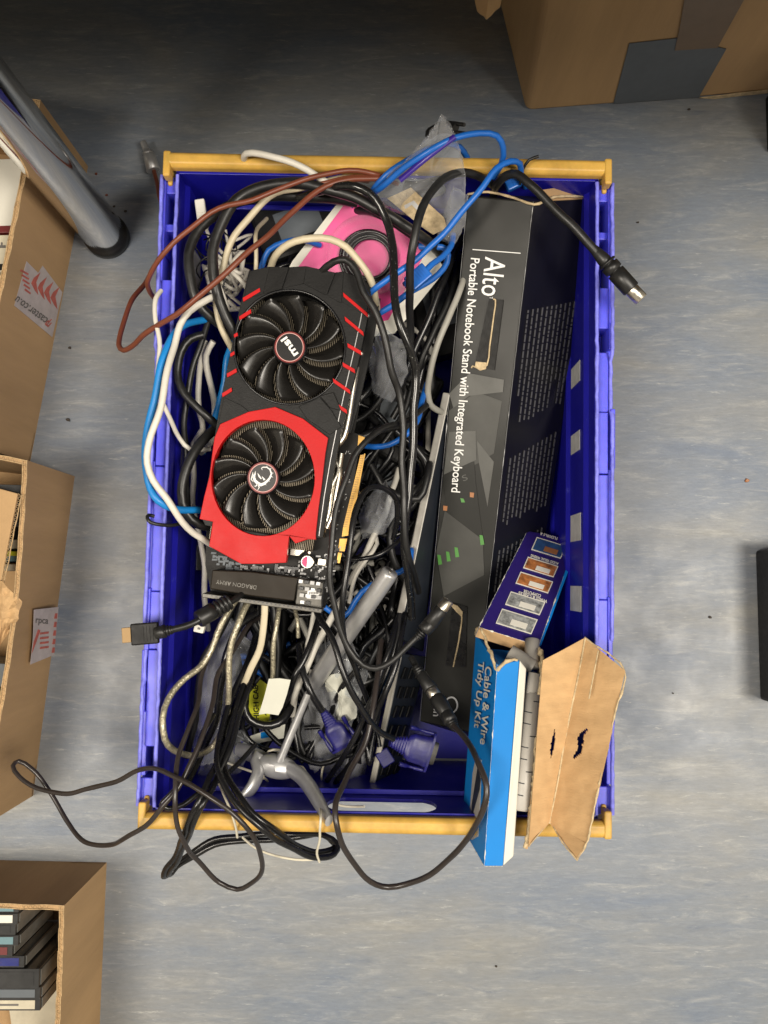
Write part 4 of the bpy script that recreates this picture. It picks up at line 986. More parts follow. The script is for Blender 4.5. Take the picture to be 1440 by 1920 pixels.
# ------------------------------------------------------------------ cables
def plug_round(a, b, w1, w2=None, z=None, mat='black', tip=None, tipw=0, rings=0, name='plug'):
    """round plug from pixel a to b; tip: pixel the metal end reaches"""
    def fn(root):
        A_, B_ = P(*a), P(*b); r1 = rpx(w1, a[2]); r2 = rpx(w2 or w1, b[2])
        pr = [(0, r1 * .9), (.03, r1)]
        for i in range(rings):
            t = .06 + .5 * i / rings; pr += [(t, r1), (t + .02, r1 * .72), (t + .04, r1 * .72), (t + .06, r1 + (r2 - r1) * (i + 1) / rings)]
        pr += [(.66, r2), (.97, r2), (1, r2 * .92)]
        o = MB().lathe(A_, B_, pr, 22).build(name, mat, root)
        if tip:
            T = P(*tip); rt = rpx(tipw, tip[2])
            MB().lathe(B_, T, [(0, rt), (.96, rt), (1, rt * .9), (1, rt * .8), (.9, rt * .75)], 22).build('metal_end', 'metal', o)
            d = (T - B_).normalized(); MB().lathe(T - d * .0009, T - d * .0005, [(0, rt * .8), (1, rt * .8)], 16).build('socket_face', 'darkface', o)
    return fn
def plug_box(c, d, ln, w_, th_, z, mat, name='plug', tipmat=None, tl=0, tw=0, z2=None):
    """flat plug: centre pixel, direction pixel vector, sizes in px"""
    def fn(root):
        k = (CZ - z) / F; C_ = P(c[0], c[1], z); D = Vector((d[0], -d[1], 0)).normalized(); Sd = Vector((-D.y, D.x, 0)); Up = Vector((0, 0, 1))
        g = lambda x, y, q: C_ + D * x * k + Sd * y * k + Up * q * k
        mb = MB(); mb.box(-ln / 2, ln / 2, -w_ / 2, w_ / 2, -th_ / 2, th_ / 2, fn=g)
        o = mb.build(name, mat, root, bevel=.0012)
        mb = MB()
        for i in range(4): mb.box(-ln / 2 + ln * .15 + i * ln * .12, -ln / 2 + ln * .15 + i * ln * .12 + ln * .05, -w_ * .36, w_ * .36, th_ / 2 + .1, th_ / 2 + 1.2, fn=g)
        mb.build('grip_ribs', mat, o)
        if tipmat: MB().box(ln / 2 + .2, ln / 2 + tl, -tw / 2, tw / 2, -th_ * .3, th_ * .3, fn=g).build('metal_end', tipmat, o, bevel=.0003)
    return fn
C = cable
# brown coax
C('coaxial_cable', 'brown coaxial cable with nickel plug, looping over the left rim of the crate', 'brown', 10,
  [(720, 334, .262), (651, 337, .265), (597, 359, .268), (543, 402, .275), (489, 453, .285), (435, 503, .292), (395, 539, .290), (344, 579, .282), (290, 615, .262), (254, 644, .235), (229, 659, .215), (221, 647, .205), (229, 608, .19), (247, 565, .17), (272, 529, .15), (300, 480, .12), (306, 420, .08), (300, 372, .04), (294, 345, .02), (288, 318, .012)],
  plugs=[plug_round((288, 320, .013), (279, 290, .014), 27, 24, mat='silver'), plug_round((280, 294, .014), (268, 266, .015), 21, 13, mat='silver', rings=2, name='collar')])
C('coaxial_cable', 'brown cable arching from the upper rim to the left rim of the crate', 'brown', 10, [(735, 338, .24), (706, 327, .262), (669, 321, .266), (626, 325, .27), (579, 335, .27), (525, 355, .272), (471, 373, .274), (424, 384, .276), (381, 409, .278), (337, 442, .275), (305, 478, .268), (285, 507, .255), (277, 532, .24), (283, 552, .225), (300, 566, .20)])
C('coaxial_cable', 'brown cable lying just under the upper yellow handle', 'brown', 9, [(560, 352, .25), (600, 344, .262), (660, 333, .262), (710, 333, .26), (745, 345, .24)])
# thick black loops
C('power_cable', 'thick black cable arching above the graphics card', 'black', 21, [(470, 690, .22), (440, 632, .245), (417, 583, .255), (402, 525, .262), (402, 471, .265), (413, 424, .266), (445, 373, .266), (496, 349, .266), (547, 343, .264), (597, 348, .262), (651, 366, .262), (698, 388, .262), (744, 412, .258), (790, 442, .245), (830, 480, .21)])
C('power_cable', 'thick black cable forming the outer loop at the upper left of the crate', 'black', 20, [(440, 625, .215), (413, 608, .225), (384, 583, .235), (363, 546, .24), (355, 500, .242), (359, 460, .242), (377, 424, .24), (402, 402, .238), (450, 378, .235), (520, 368, .235), (600, 370, .23), (670, 380, .225)])
C('power_cable', 'dusty speckled black cable running down beside the graphics card', 'dusty', 16, [(560, 372, .24), (610, 356, .256), (640, 349, .27), (668, 352, .275), (702, 371, .272), (723, 408, .268), (734, 458, .268), (740, 533, .272), (750, 600, .272), (769, 658, .262), (777, 700, .25), (779, 745, .245), (775, 812, .24), (773, 869, .235), (771, 910, .232), (764, 962, .228), (760, 1037, .22), (768, 1090, .20), (772, 1160, .17)]) if 'dusty' in M else None
def dusty():
    m = pm('dusty black pvc', (.01, .01, .01), .22); nt = m.node_tree; b = nt.nodes['Principled BSDF']
    tc = nt.nodes.new('ShaderNodeTexCoord'); n = nt.nodes.new('ShaderNodeTexNoise'); n.inputs['Scale'].default_value = 800
    r = nt.nodes.new('ShaderNodeValToRGB'); r.color_ramp.elements[0].position = .70; r.color_ramp.elements[1].position = .74
    r.color_ramp.elements[0].color = (.01, .01, .01, 1); r.color_ramp.elements[1].color = (.35, .35, .33, 1)
    nt.links.new(tc.outputs['Object'], n.inputs[0]); nt.links.new(n.outputs[0], r.inputs[0]); nt.links.new(r.outputs[0], b.inputs['Base Color']); return m
M['dusty'] = dusty()
C('power_cable', 'dusty speckled black cable running down beside the graphics card', 'dusty', 16, [(560, 372, .24), (610, 356, .256), (640, 349, .27), (668, 352, .275), (702, 371, .272), (723, 408, .268), (734, 458, .268), (740, 533, .272), (750, 600, .272), (769, 658, .262), (777, 700, .25), (779, 745, .245), (775, 812, .24), (773, 869, .235), (771, 910, .232), (764, 962, .228), (760, 1037, .22), (768, 1090, .20), (772, 1160, .17)])
C('power_cable', 'black cable curling over the top right corner of the graphics card', 'black', 14, [(590, 530, .235), (604, 508, .262), (626, 489, .274), (648, 487, .277), (666, 507, .277), (680, 547, .278), (698, 575, .278), (720, 626, .274), (737, 700, .262), (749, 737, .252), (756, 794, .245), (755, 869, .238), (756, 962, .235), (764, 1040, .22), (785, 1110, .17)])
C('power_cable', 'black cable standing up in a tall arch left of the long black carton', 'black', 16, [(772, 700, .18), (769, 608, .22), (769, 533, .262), (773, 471, .285), (784, 417, .29), (807, 367, .285), (840, 333, .275), (873, 323, .268), (898, 329, .255), (927, 350, .235)])
C('round_plug_cable', 'black cable with round six pin plug hanging over the right rim of the crate', 'black', 17, [(925, 365, .22), (932, 344, .25), (948, 329, .268), (969, 327, .275), (994, 346, .28), (1023, 371, .282), (1057, 404, .284), (1090, 442, .284), (1123, 478, .282)],
  plugs=[plug_round((1112, 465, .282), (1140, 496, .281), 17, 26, name='strain_relief'), plug_round((1137, 491, .281), (1184, 543, .279), 36, 35, tip=(1203, 562, .279), tipw=28, rings=2)])
C('cable_tie', 'thin black tie end poking up behind the upper yellow handle', 'black', 6, [(975, 345, .24), (980, 318, .255), (992, 300, .262), (1010, 293, .264)], cat='cable tie')
# blue network leads
C('network_cable', 'blue network cable in a high loop above the upper yellow handle', 'blue', 12, [(660, 385, .22), (686, 367, .24), (715, 352, .27), (765, 312, .295), (807, 283, .305), (857, 260, .305), (898, 252, .30), (930, 257, .295), (943, 278, .285), (940, 304, .27), (925, 332, .25)])
C('network_cable', 'blue network cable partly hidden by the zip bag at the upper rim', 'blue', 12, [(690, 375, .23), (704, 352, .26), (732, 321, .27), (761, 300, .268), (800, 280, .262), (840, 268, .262), (862, 276, .255), (876, 296, .24)])
C('network_cable', 'blue network cable with moulded plug crossing the corner of the black carton', 'blue', 12, [(985, 350, .22), (975, 325, .25), (973, 304, .266), (957, 299, .275), (932, 314, .28), (907, 350, .28), (873, 387, .278), (840, 425, .272), (807, 458, .27), (777, 487, .27), (744, 512, .27), (698, 546, .262), (670, 580, .22)],
  plugs=[plug_box((962, 345), (-1, .5), 30, 20, 14, .235, 'blue')])
C('network_cable', 'blue network cable ending in a blue plug on the pink pack', 'blue', 12, [(850, 440, .23), (845, 460, .235), (829, 482, .24), (808, 497, .248), (798, 508, .25)], plugs=[plug_box((784, 520), (-.75, .65), 46, 32, 16, .25, 'blue', tipmat='blue', tl=8, tw=22)])
C('network_cable', 'blue network cable running under the blue plug to the right of the graphics card', 'blue', 12, [(786, 462, .225), (815, 463, .228), (838, 468, .225), (838, 492, .222), (798, 530, .225), (744, 567, .232), (706, 590, .225), (680, 620, .19)])
C('network_cable', 'blue network cable bend between graphics card and speckled cable', 'blue', 11, [(660, 820, .18), (677, 835, .19), (715, 837, .20), (752, 820, .205), (779, 790, .20), (794, 745, .19), (801, 719, .175)])
C('network_cable', 'short blue cable arc above the top edge of the graphics card', 'blue', 11, [(487, 520, .215), (492, 495, .22), (503, 470, .225), (530, 455, .225), (560, 450, .22), (600, 460, .20)])
C('network_cable', 'light blue cable bulging outside the left rim of the crate', 'cyan', 14, [(400, 597, .22), (370, 602, .235), (343, 612, .25), (320, 636, .262), (305, 672, .268), (294, 720, .268), (283, 785, .266), (274, 839, .265), (274, 885, .265), (282, 918, .265), (298, 940, .265), (326, 953, .255), (369, 958, .235), (400, 960, .20)])
C('network_cable', 'light blue cable running down the left side of the graphics card', 'cyan', 13, [(440, 640, .21), (425, 668, .20), (420, 720, .195), (412, 750, .19), (398, 790, .18), (380, 850, .16)])
# white and cream
C('white_cable', 'slim white cable hanging down over the left rim from under the brown loop', 'white', 9, [(302, 545, .25), (292, 560, .258), (291, 597, .262), (297, 651, .264), (300, 715, .266), (303, 748, .262), (316, 785, .25), (335, 821, .235), (357, 842, .23), (394, 842, .22)])
C('white_cable', 'thick white cable crossing the light blue one outside the left rim', 'white', 13, [(400, 556, .255), (380, 566, .26), (355, 583, .264), (337, 608, .266), (326, 644, .268), (314, 698, .278), (300, 765, .282), (280, 825, .28), (275, 867, .276), (286, 900, .274), (307, 928, .27), (335, 966, .262), (360, 996, .245), (394, 1018, .225), (420, 1030, .19)])
C('white_cable', 'white cable winding down the left wall inside the crate', 'white', 11, [(385, 640, .20), (374, 690, .205), (369, 735, .205), (373, 776, .20), (379, 808, .195), (364, 835, .19), (361, 900, .185), (367, 965, .18), (376, 1020, .18), (384, 1060, .18), (379, 1110, .17), (390, 1180, .12)])
C('white_cable', 'white cable loop inside the crate left of the fans', 'white', 12, [(400, 640, .215), (386, 665, .21), (392, 720, .2), (405, 780, .18), (396, 830, .17), (375, 850, .165)])
C('white_cable', 'white cable poking out over the upper yellow handle at the left', 'white', 13, [(470, 305, .236), (458, 298, .25), (464, 288, .262), (489, 288, .267), (525, 299, .270), (561, 314, .270), (597, 331, .262), (660, 358, .245), (705, 372, .23)])
C('cream_cable', 'cream cable arching over the top of the graphics card', 'cream', 14, [(500, 540, .22), (509, 500, .25), (525, 474, .268), (554, 453, .278), (586, 446, .282), (619, 446, .282), (648, 460, .28), (669, 485, .276), (691, 521, .268), (705, 560, .245), (708, 600, .21)])
C('cream_cable', 'cream cable sweeping down the upper left of the crate', 'cream', 13, [(690, 338, .235), (648, 334, .252), (608, 341, .255), (561, 352, .256), (521, 364, .256), (485, 388, .256), (453, 427, .256), (431, 464, .255), (417, 500, .252), (405, 539, .248), (404, 579, .245), (413, 615, .24), (435, 650, .23), (455, 690, .20)])
C('cream_cable', 'thin cream cable standing up behind the graphics card corner', 'cream', 8, [(470, 540, .2), (481, 505, .23), (480, 480, .235), (478, 455, .235), (482, 430, .225), (500, 410, .2)])
C('grey_cable', 'light grey cable beside the keyboard edge', 'grey', 12, [(870, 520, .20), (861, 546, .21), (844, 596, .212), (823, 642, .21), (807, 700, .20), (800, 734, .19), (805, 756, .185), (818, 767, .18), (835, 775, .16)])
C('white_cable', 'white cord crossing below the grey pole', 'white', 13, [(650, 1110, .16), (622, 1159, .175), (600, 1200, .18), (583, 1235, .18), (564, 1275, .175), (553, 1304, .17), (547, 1340, .15)])
C('white_cable', 'white cord hanging just left of the grey pole', 'white', 10, [(596, 1120, .15), (588, 1150, .165), (580, 1200, .165), (572, 1242, .16), (560, 1290, .14)])
C('ribbon_cable', 'flat cream cable hanging from the near end of the graphics card', 'cream', 13, [(495, 1112, .21), (497, 1135, .215), (496, 1170, .21), (487, 1217, .205), (467, 1260, .20), (445, 1305, .19), (430, 1345, .18), (420, 1375, .16)], flat=.35)
C('cream_cable', 'cream cable lying on the crate bottom by the tripod feet', 'cream', 12, [(430, 1400, .07), (440, 1440, .06), (471, 1477, .05), (525, 1497, .045), (579, 1494, .045), (620, 1470, .05)])
C('white_cable', 'white cord rising behind the contacts of the graphics card', 'white', 12, [(650, 1100, .15), (680, 1050, .17), (700, 1010, .175), (722, 965, .17), (735, 920, .16), (748, 880, .14)])
C('white_cable', 'slim white lead beside the clear bag right of the contacts', 'white', 8, [(655, 1130, .17), (668, 1080, .18), (690, 1045, .18), (708, 1020, .175), (700, 1000, .17), (680, 995, .16), (665, 1010, .15)])
# black cords left
C('black_cable', 'black cable curving from the left wall to under the red frame', 'black', 16, [(380, 628, .235), (356, 636, .238), (338, 660, .238), (333, 700, .236), (341, 728, .236), (366, 762, .235), (402, 796, .228), (440, 820, .19)])
C('black_cable', 'black cable running straight down the left wall', 'black', 12, [(395, 590, .225), (373, 651, .228), (357, 712, .225), (348, 750, .222), (343, 790, .22), (347, 845, .22), (350, 908, .215), (352, 960, .2)])
C('power_cable', 'thick black cable bent like a C left of the red frame', 'black', 19, [(420, 796, .20), (400, 808, .225), (373, 839, .24), (350, 880, .245), (342, 922, .245), (350, 957, .242), (372, 978, .236), (405, 986, .22), (440, 985, .20)])
C('cable_tie', 'thin black tie end hooked over the left rim of the crate', 'black', 7, [(289, 968, .255), (279, 966, .258), (277, 972, .262), (284, 979, .262), (305, 983, .258), (325, 984, .25), (345, 980, .24)], cat='cable tie')
# cords right of card
C('round_plug_cable', 'black cable from the contacts of the graphics card to a round plug on the carton', 'black', 12, [(800, 760, .20), (760, 790, .23), (720, 804, .25), (685, 828, .262), (661, 856, .266), (647, 898, .268), (633, 950, .268), (623, 1012, .268), (619, 1068, .266), (623, 1127, .26), (634, 1174, .255), (655, 1217, .25), (680, 1244, .248), (706, 1250, .248), (737, 1237, .248), (767, 1209, .248), (790, 1186, .248)],
  plugs=[plug_round((780, 1197, .248), (808, 1168, .249), 14, 28, rings=4, name='strain_relief'), plug_round((806, 1170, .249), (828, 1142, .25), 29, 26, tip=(841, 1125, .251), tipw=23)])
C('black_cable', 'black cable beside the board contacts running down to the pile', 'blackgloss', 11, [(737, 1011, .19), (745, 975, .20), (740, 935, .21), (717, 915, .222), (692, 920, .235), (672, 950, .245), (660, 985, .25), (653, 1030, .25), (646, 1080, .25), (642, 1134, .246), (642, 1165, .24), (650, 1210, .23), (668, 1262, .22), (682, 1297, .20), (700, 1340, .17)])
C('black_cable', 'thin black lead looping right of the graphics card contacts', 'blackgloss', 8, [(620, 1040, .20), (650, 1050, .215), (677, 1049, .22), (715, 1040, .22), (750, 1014, .21), (765, 990, .19)])
C('black_cable', 'black cable slanting down beside the long carton', 'blackgloss', 14, [(868, 445, .17), (845, 490, .19), (830, 530, .2), (815, 575, .2), (790, 630, .195), (765, 690, .19), (740, 750, .17)])
C('black_cable', 'black cable behind the slanting one beside the carton', 'black', 14, [(866, 480, .15), (850, 520, .175), (838, 570, .18), (812, 625, .18), (790, 680, .175), (770, 730, .16)])
C('black_cable', 'black cable passing above the pink pack', 'black', 15, [(650, 400, .19), (690, 396, .22), (735, 415, .235), (770, 440, .225), (800, 475, .20)])
# HDMI
C('video_cable', 'black video cable with gold tipped plug and ferrite, over the left rim of the crate', 'black', 13, [(460, 1110, .235), (440, 1124, .25), (400, 1146, .262), (370, 1163, .268), (345, 1174, .27), (320, 1181, .272), (296, 1186, .272)],
  plugs=[plug_box((272, 1188), (-1, .08), 50, 40, 17, .27, 'blackmatte', tipmat='brass', tl=17, tw=28), plug_round((325, 1180, .272), (292, 1187, .271), 15, 25, rings=3, name='strain_relief'), plug_round((430, 1128, .252), (371, 1162, .266), 31, 33, name='ferrite', rings=4)])
# long thin cord going out to the left
C('black_cable', 'long thin black cord looping out over the floor and the middle box on the left', 'cordgrey', 9,
  [(500, 1150, .16), (467, 1174, .19), (431, 1224, .21), (408, 1262, .222), (402, 1315, .236), (381, 1380, .252), (359, 1434, .262), (334, 1481, .268), (308, 1510, .27), (272, 1546, .262), (229, 1575, .235), (203, 1584, .21), (152, 1574, .18), (123, 1539, .17), (94, 1484, .165), (61, 1442, .165), (36, 1428, .165), (24, 1436, .17), (36, 1455, .175), (71, 1478, .18), (113, 1487, .19), (161, 1482, .205), (210, 1465, .225), (254, 1445, .245), (287, 1441, .262), (319, 1452, .272), (352, 1466, .28), (395, 1495, .285), (431, 1521, .285), (467, 1557, .28), (489, 1593, .26), (490, 1629, .235), (471, 1658, .215), (442, 1669, .205), (409, 1654, .205), (373, 1618, .22), (344, 1575, .25), (330, 1528, .272), (330, 1484, .274), (337, 1423, .262), (355, 1369, .25), (373, 1315, .235), (378, 1260, .22), (402, 1199, .205), (445, 1125, .18)]) if False else None
M['cordgrey'] = pm('dark grey pvc', (.028, .022, .020), .28, var=.3, vscale=40)
C('black_cable', 'long thin black cord looping out over the floor and the middle box on the left', 'cordgrey', 9,
  [(500, 1150, .16), (467, 1174, .19), (431, 1224, .21), (408, 1262, .222), (402, 1315, .236), (381, 1380, .252), (359, 1434, .262), (334, 1481, .268), (308, 1510, .27), (272, 1546, .262), (229, 1575, .235), (203, 1584, .21), (152, 1574, .18), (123, 1539, .17), (94, 1484, .165), (61, 1442, .165), (36, 1428, .165), (24, 1436, .17), (36, 1455, .175), (71, 1478, .18), (113, 1487, .19), (161, 1482, .205), (210, 1465, .225), (254, 1445, .245), (287, 1441, .262), (319, 1452, .272), (352, 1466, .28), (395, 1495, .285), (431, 1521, .285), (467, 1557, .28), (489, 1593, .26), (490, 1629, .235), (471, 1658, .215), (442, 1669, .205), (409, 1654, .205), (373, 1618, .22), (344, 1575, .25), (330, 1528, .272), (330, 1484, .274), (337, 1423, .262), (355, 1369, .25), (373, 1315, .235), (378, 1260, .22), (402, 1199, .205), (445, 1125, .18)])
for k, (dx, dz, lab) in enumerate(((0, 0, 'upper cord of the black pair curling out under the lower yellow handle'), (9, -.010, 'lower cord of the black pair curling out under the lower yellow handle'))):
    C('black_cable', lab, 'blackgloss', 11, [(480 + dx, 1190, .17), (462 + dx, 1240, .19), (440 + dx, 1300, .205 + dz), (418 + dx, 1360, .222 + dz), (409 + dx, 1405, .24 + dz), (417 + dx, 1459, .262 + dz), (446 + dx, 1513 - dx, .274 + dz), (489 + dx, 1553 - dx, .274 + dz), (543, 1588 - dx, .25 + dz), (590, 1606 - dx, .225 + dz), (624, 1600 - dx, .205 + dz), (632 - dx, 1582, .195 + dz), (604, 1567, .19 + dz), (560, 1563 + dx, .18), (500, 1565 + dx, .175), (453, 1568 + dx, .175), (402, 1575 + dx, .175), (359, 1600 + dx * .6, .175), (330, 1622 + dx * .5, .17), (312 + dx, 1640, .17), (306 + dx, 1643, .175), (309 + dx, 1632, .185), (334 + dx, 1593, .215), (355 + dx, 1542, .262), (372 + dx, 1505, .272), (388 + dx, 1470, .262 + dz), (417 + dx, 1415, .24), (437 + dx, 1360, .22), (455 + dx, 1297, .20), (470 + dx, 1243, .18), (495 + dx, 1190, .15)], group='paired black cords')
C('black_cable', 'short black loop resting on the lower left corner of the crate', 'blackgloss', 10, [(480, 1395, .20), (440, 1440, .225), (395, 1470, .25), (345, 1508, .258), (315, 1517, .26), (301, 1510, .262), (308, 1500, .262), (330, 1475, .262), (352, 1440, .25), (375, 1390, .235), (400, 1340, .20)])
# network of cords lower middle
C('black_cable', 'black cord crossing the crate bottom beside the tripod foot', 'blackgloss', 11, [(505, 1500, .07), (520, 1514, .07), (561, 1511, .075), (604, 1490, .085), (651, 1443, .12), (682, 1387, .16), (706, 1315, .185), (735, 1240, .19), (750, 1150, .18)])
C('black_cable', 'black cord bundle strand curving over the clear bag, left strand', 'blackgloss', 11, [(745, 1160, .18), (728, 1220, .20), (705, 1290, .20), (680, 1350, .19), (655, 1400, .18), (625, 1450, .14), (600, 1480, .10)])
C('black_cable', 'black cord bundle strand curving over the clear bag, right strand', 'blackgloss', 12, [(760, 1150, .17), (745, 1230, .195), (720, 1300, .195), (695, 1365, .18), (668, 1415, .17), (640, 1455, .14), (618, 1490, .10)])
C('black_cable', 'black cord in a U beside the yellow warning label', 'blackgloss', 16, [(500, 1190, .16), (480, 1240, .175), (464, 1290, .18), (460, 1325, .18), (470, 1352, .178), (495, 1363, .175), (520, 1357, .172), (540, 1335, .165), (552, 1290, .15)])
C('black_cable', 'black cord hanging behind the paper tag', 'blackgloss', 12, [(600, 1150, .17), (585, 1200, .185), (565, 1245, .19), (550, 1270, .19), (535, 1310, .17), (520, 1350, .14)])
C('black_cable', 'black cord beside the left wall near the ferrite', 'black', 12, [(440, 1130, .19), (410, 1190, .19), (385, 1230, .18), (372, 1290, .17), (365, 1350, .16), (350, 1420, .15)])
C('black_cable', 'black cord with shine running down from the mounting bracket', 'blackgloss', 14, [(480, 1150, .18), (450, 1175, .19), (425, 1225, .195), (413, 1290, .19), (400, 1360, .18), (375, 1420, .17), (350, 1470, .2)])
C('black_cable', 'black cord arching over the lower tripod leg', 'blackgloss', 10, [(460, 1330, .12), (455, 1365, .13), (470, 1390, .13), (505, 1405, .125), (550, 1408, .12), (590, 1390, .13), (620, 1340, .16), (650, 1280, .18), (690, 1230, .19)])
# VGA leads
def vga(c, d, z, ln, w_):
    def fn(root):
        k = (CZ - z) / F; C_ = P(c[0], c[1], z); D = Vector((d[0], -d[1], 0)).normalized(); Sd = Vector((-D.y, D.x, 0))
        D = (D + Vector((0, 0, -.25))).normalized(); Up = D.cross(Sd).normalized(); Up = Up if Up.z > 0 else -Up
        g = lambda x, y, q: C_ + D * x * k + Sd * y * k + Up * q * k
        def loft(secs):
            mb = MB(); vs = []; n = 16
            for x, a, b in secs:
                for i in range(n):
                    t = 2 * math.pi * i / n; ct, st = math.cos(t), math.sin(t)
                    vs.append(g(x, a * (abs(ct) ** .55) * (1 if ct > 0 else -1), b * (abs(st) ** .55) * (1 if st > 0 else -1)))
            m = len(secs)
            mb.add(vs, [(i * n + q, i * n + (q + 1) % n, (i + 1) * n + (q + 1) % n, (i + 1) * n + q) for i in range(m - 1) for q in range(n)], 0, True)
            mb.add(vs[:n], [tuple(reversed(range(n)))]); mb.add(vs[-n:], [tuple(range(n))]); return mb
        sec = []
        for i in range(6):
            x = -ln * .62 + i * ln * .07; a = w_ * (.16 + .028 * i); sec += [(x, a, 8), (x + ln * .03, a, 8), (x + ln * .035, a * .84, 6.5), (x + ln * .06, a * .84, 6.5)]
        sec += [(-ln * .18, w_ * .36, 10), (-ln * .05, w_ * .46, 11), (ln * .30, w_ * .48, 11), (ln * .33, w_ * .5, 12), (ln * .40, w_ * .5, 12)]
        o = loft(sec).build('plug', 'navyclear', root)
        loft([(ln * .401, w_ * .66, 11), (ln * .46, w_ * .66, 11)]).build('face_plate', 'navyclear', o, bevel=.0004)
        loft([(ln * .462, w_ * .38, 8), (ln * .60, w_ * .36, 7.5)]).build('metal_end', 'rimdark', o)
        for sg in (-1, 1):
            MB().lathe(g(-ln * .22, sg * w_ * .60, 0), g(ln * .40, sg * w_ * .60, 0), [(0, 4.2 * k), (.3, 4.2 * k), (.32, 2.6 * k), (.6, 2.6 * k), (.62, 3.6 * k), (1, 3.6 * k)], 12).build('thumb_screw', 'navyclear', o)
    return [fn]
M['navyclear'] = pm('navy moulded plastic', (.010, .009, .12), .38, var=.4, vscale=60, bump=.3, bscale=90)
C('monitor_cable', 'black cable ending in a translucent navy monitor plug, below the keyboards', 'blackgloss', 12, [(580, 1110, .19), (597, 1150, .22), (619, 1188, .238), (640, 1253, .242), (660, 1300, .238), (683, 1338, .228), (712, 1372, .215), (738, 1386, .205)], plugs=vga((775, 1402), (.88, .28), .195, 74, 58))
C('monitor_cable', 'black cable ending in a navy monitor plug, beside the tripod rod', 'blackgloss', 13, [(560, 1210, .17), (565, 1250, .185), (583, 1297, .19), (604, 1333, .18)], plugs=vga((629, 1370), (.50, .84), .17, 74, 42))
C('network_plug', 'small navy plug hidden at the edge of the lower keyboard', 'blackgloss', 9, [(690, 1330, .12), (705, 1370, .13), (712, 1400, .13)], plugs=[plug_box((722, 1420), (.5, .8), 30, 26, 14, .125, 'navyclear')])
# loop with joined round plugs, lower right
C('round_plug_cable', 'black cable with two joined round plugs, looping below the lower yellow handle', 'cordgrey', 11, [(846, 1356, .235), (875, 1388, .262), (900, 1434, .298), (911, 1476, .308), (905, 1522, .305), (871, 1580, .275), (825, 1626, .245), (775, 1655, .225), (729, 1663, .22), (687, 1647, .23), (650, 1601, .25), (631, 1551, .268), (630, 1505, .262), (652, 1460, .24), (683, 1401, .225), (702, 1330, .22), (706, 1270, .21), (715, 1200, .19)],
  plugs=[plug_round((855, 1368, .24), (836, 1338, .228), 14, 26, rings=4, name='strain_relief'), plug_round((838, 1340, .228), (818, 1308, .216), 27, 30), plug_round((818, 1308, .216), (808, 1293, .211), 24, 24, mat='metal', name='metal_collar'), plug_round((808, 1293, .211), (790, 1265, .202), 28, 22, name='socket'), plug_round((790, 1266, .202), (770, 1232, .19), 20, 12, rings=4, name='strain_relief')])
# braided silver leads
C('screened_cable', 'silver braided cable making a teardrop loop at the lower left inside the crate', 'braid', 12, [(475, 1110, .20), (467, 1125, .215), (446, 1170, .225), (432, 1232, .222), (427, 1297, .215), (418, 1360, .20), (398, 1402, .185), (355, 1417, .218), (323, 1405, .238), (306, 1383, .246), (304, 1347, .247), (317, 1311, .240), (344, 1275, .230), (373, 1250, .222), (399, 1215, .218), (420, 1159, .22), (449, 1115, .21)])
C('screened_cable', 'short silver braided cable hanging above the paper tag', 'braid', 10, [(524, 1128, .18), (521, 1150, .19), (515, 1206, .192), (511, 1275, .18)])
C('screened_cable', 'silver braided cable end right of the graphics card bracket', 'braid', 8, [(552, 1140, .17), (558, 1165, .18), (559, 1195, .175)])
# thin white wires
WG = 'thin white wires by the tripod'
for lab, pts in (('thin white wire dangling down over the lower yellow handle', [(520, 1412, .15), (551, 1434, .16), (565, 1436, .17), (578, 1470, .19), (597, 1510, .235), (602, 1540, .268), (596, 1575, .25), (594, 1600, .23), (599, 1616, .22)]),
                 ('thin white wire trailing outside below the lower yellow handle', [(455, 1570, .19), (480, 1590, .20), (518, 1606, .21), (555, 1613, .215), (597, 1611, .22)]),
                 ('thin white wire falling straight over the lower handle at the left', [(402, 1425, .22), (409, 1470, .235), (422, 1505, .262), (434, 1532, .268), (445, 1570, .24)]),
                 ('thin white wire zigzagging over the tripod hub', [(420, 1428, .13), (453, 1441, .13), (492, 1459, .13), (518, 1488, .10), (546, 1499, .09), (600, 1498, .08)]),
                 ('thin white wire hooped above the tripod hub', [(493, 1460, .14), (498, 1425, .155), (505, 1408, .16), (522, 1405, .16), (535, 1412, .15)]),
                 ('thin white wire lying by the hand hole of the crate', [(600, 1490, .1), (640, 1510, .11), (660, 1512, .11), (683, 1512, .12)]),
                 ('thin white wire curling beside the black strands', [(640, 1420, .12), (612, 1428, .12), (603, 1445, .12), (607, 1475, .11), (622, 1490, .11)]),
                 ('thin white wire between the tripod legs', [(545, 1455, .12), (580, 1480, .11), (560, 1470, .10), (520, 1475, .09), (480, 1482, .08)])):
    C('thin_wire', lab, 'wire', 4.5, pts, cat='wire', group=WG)
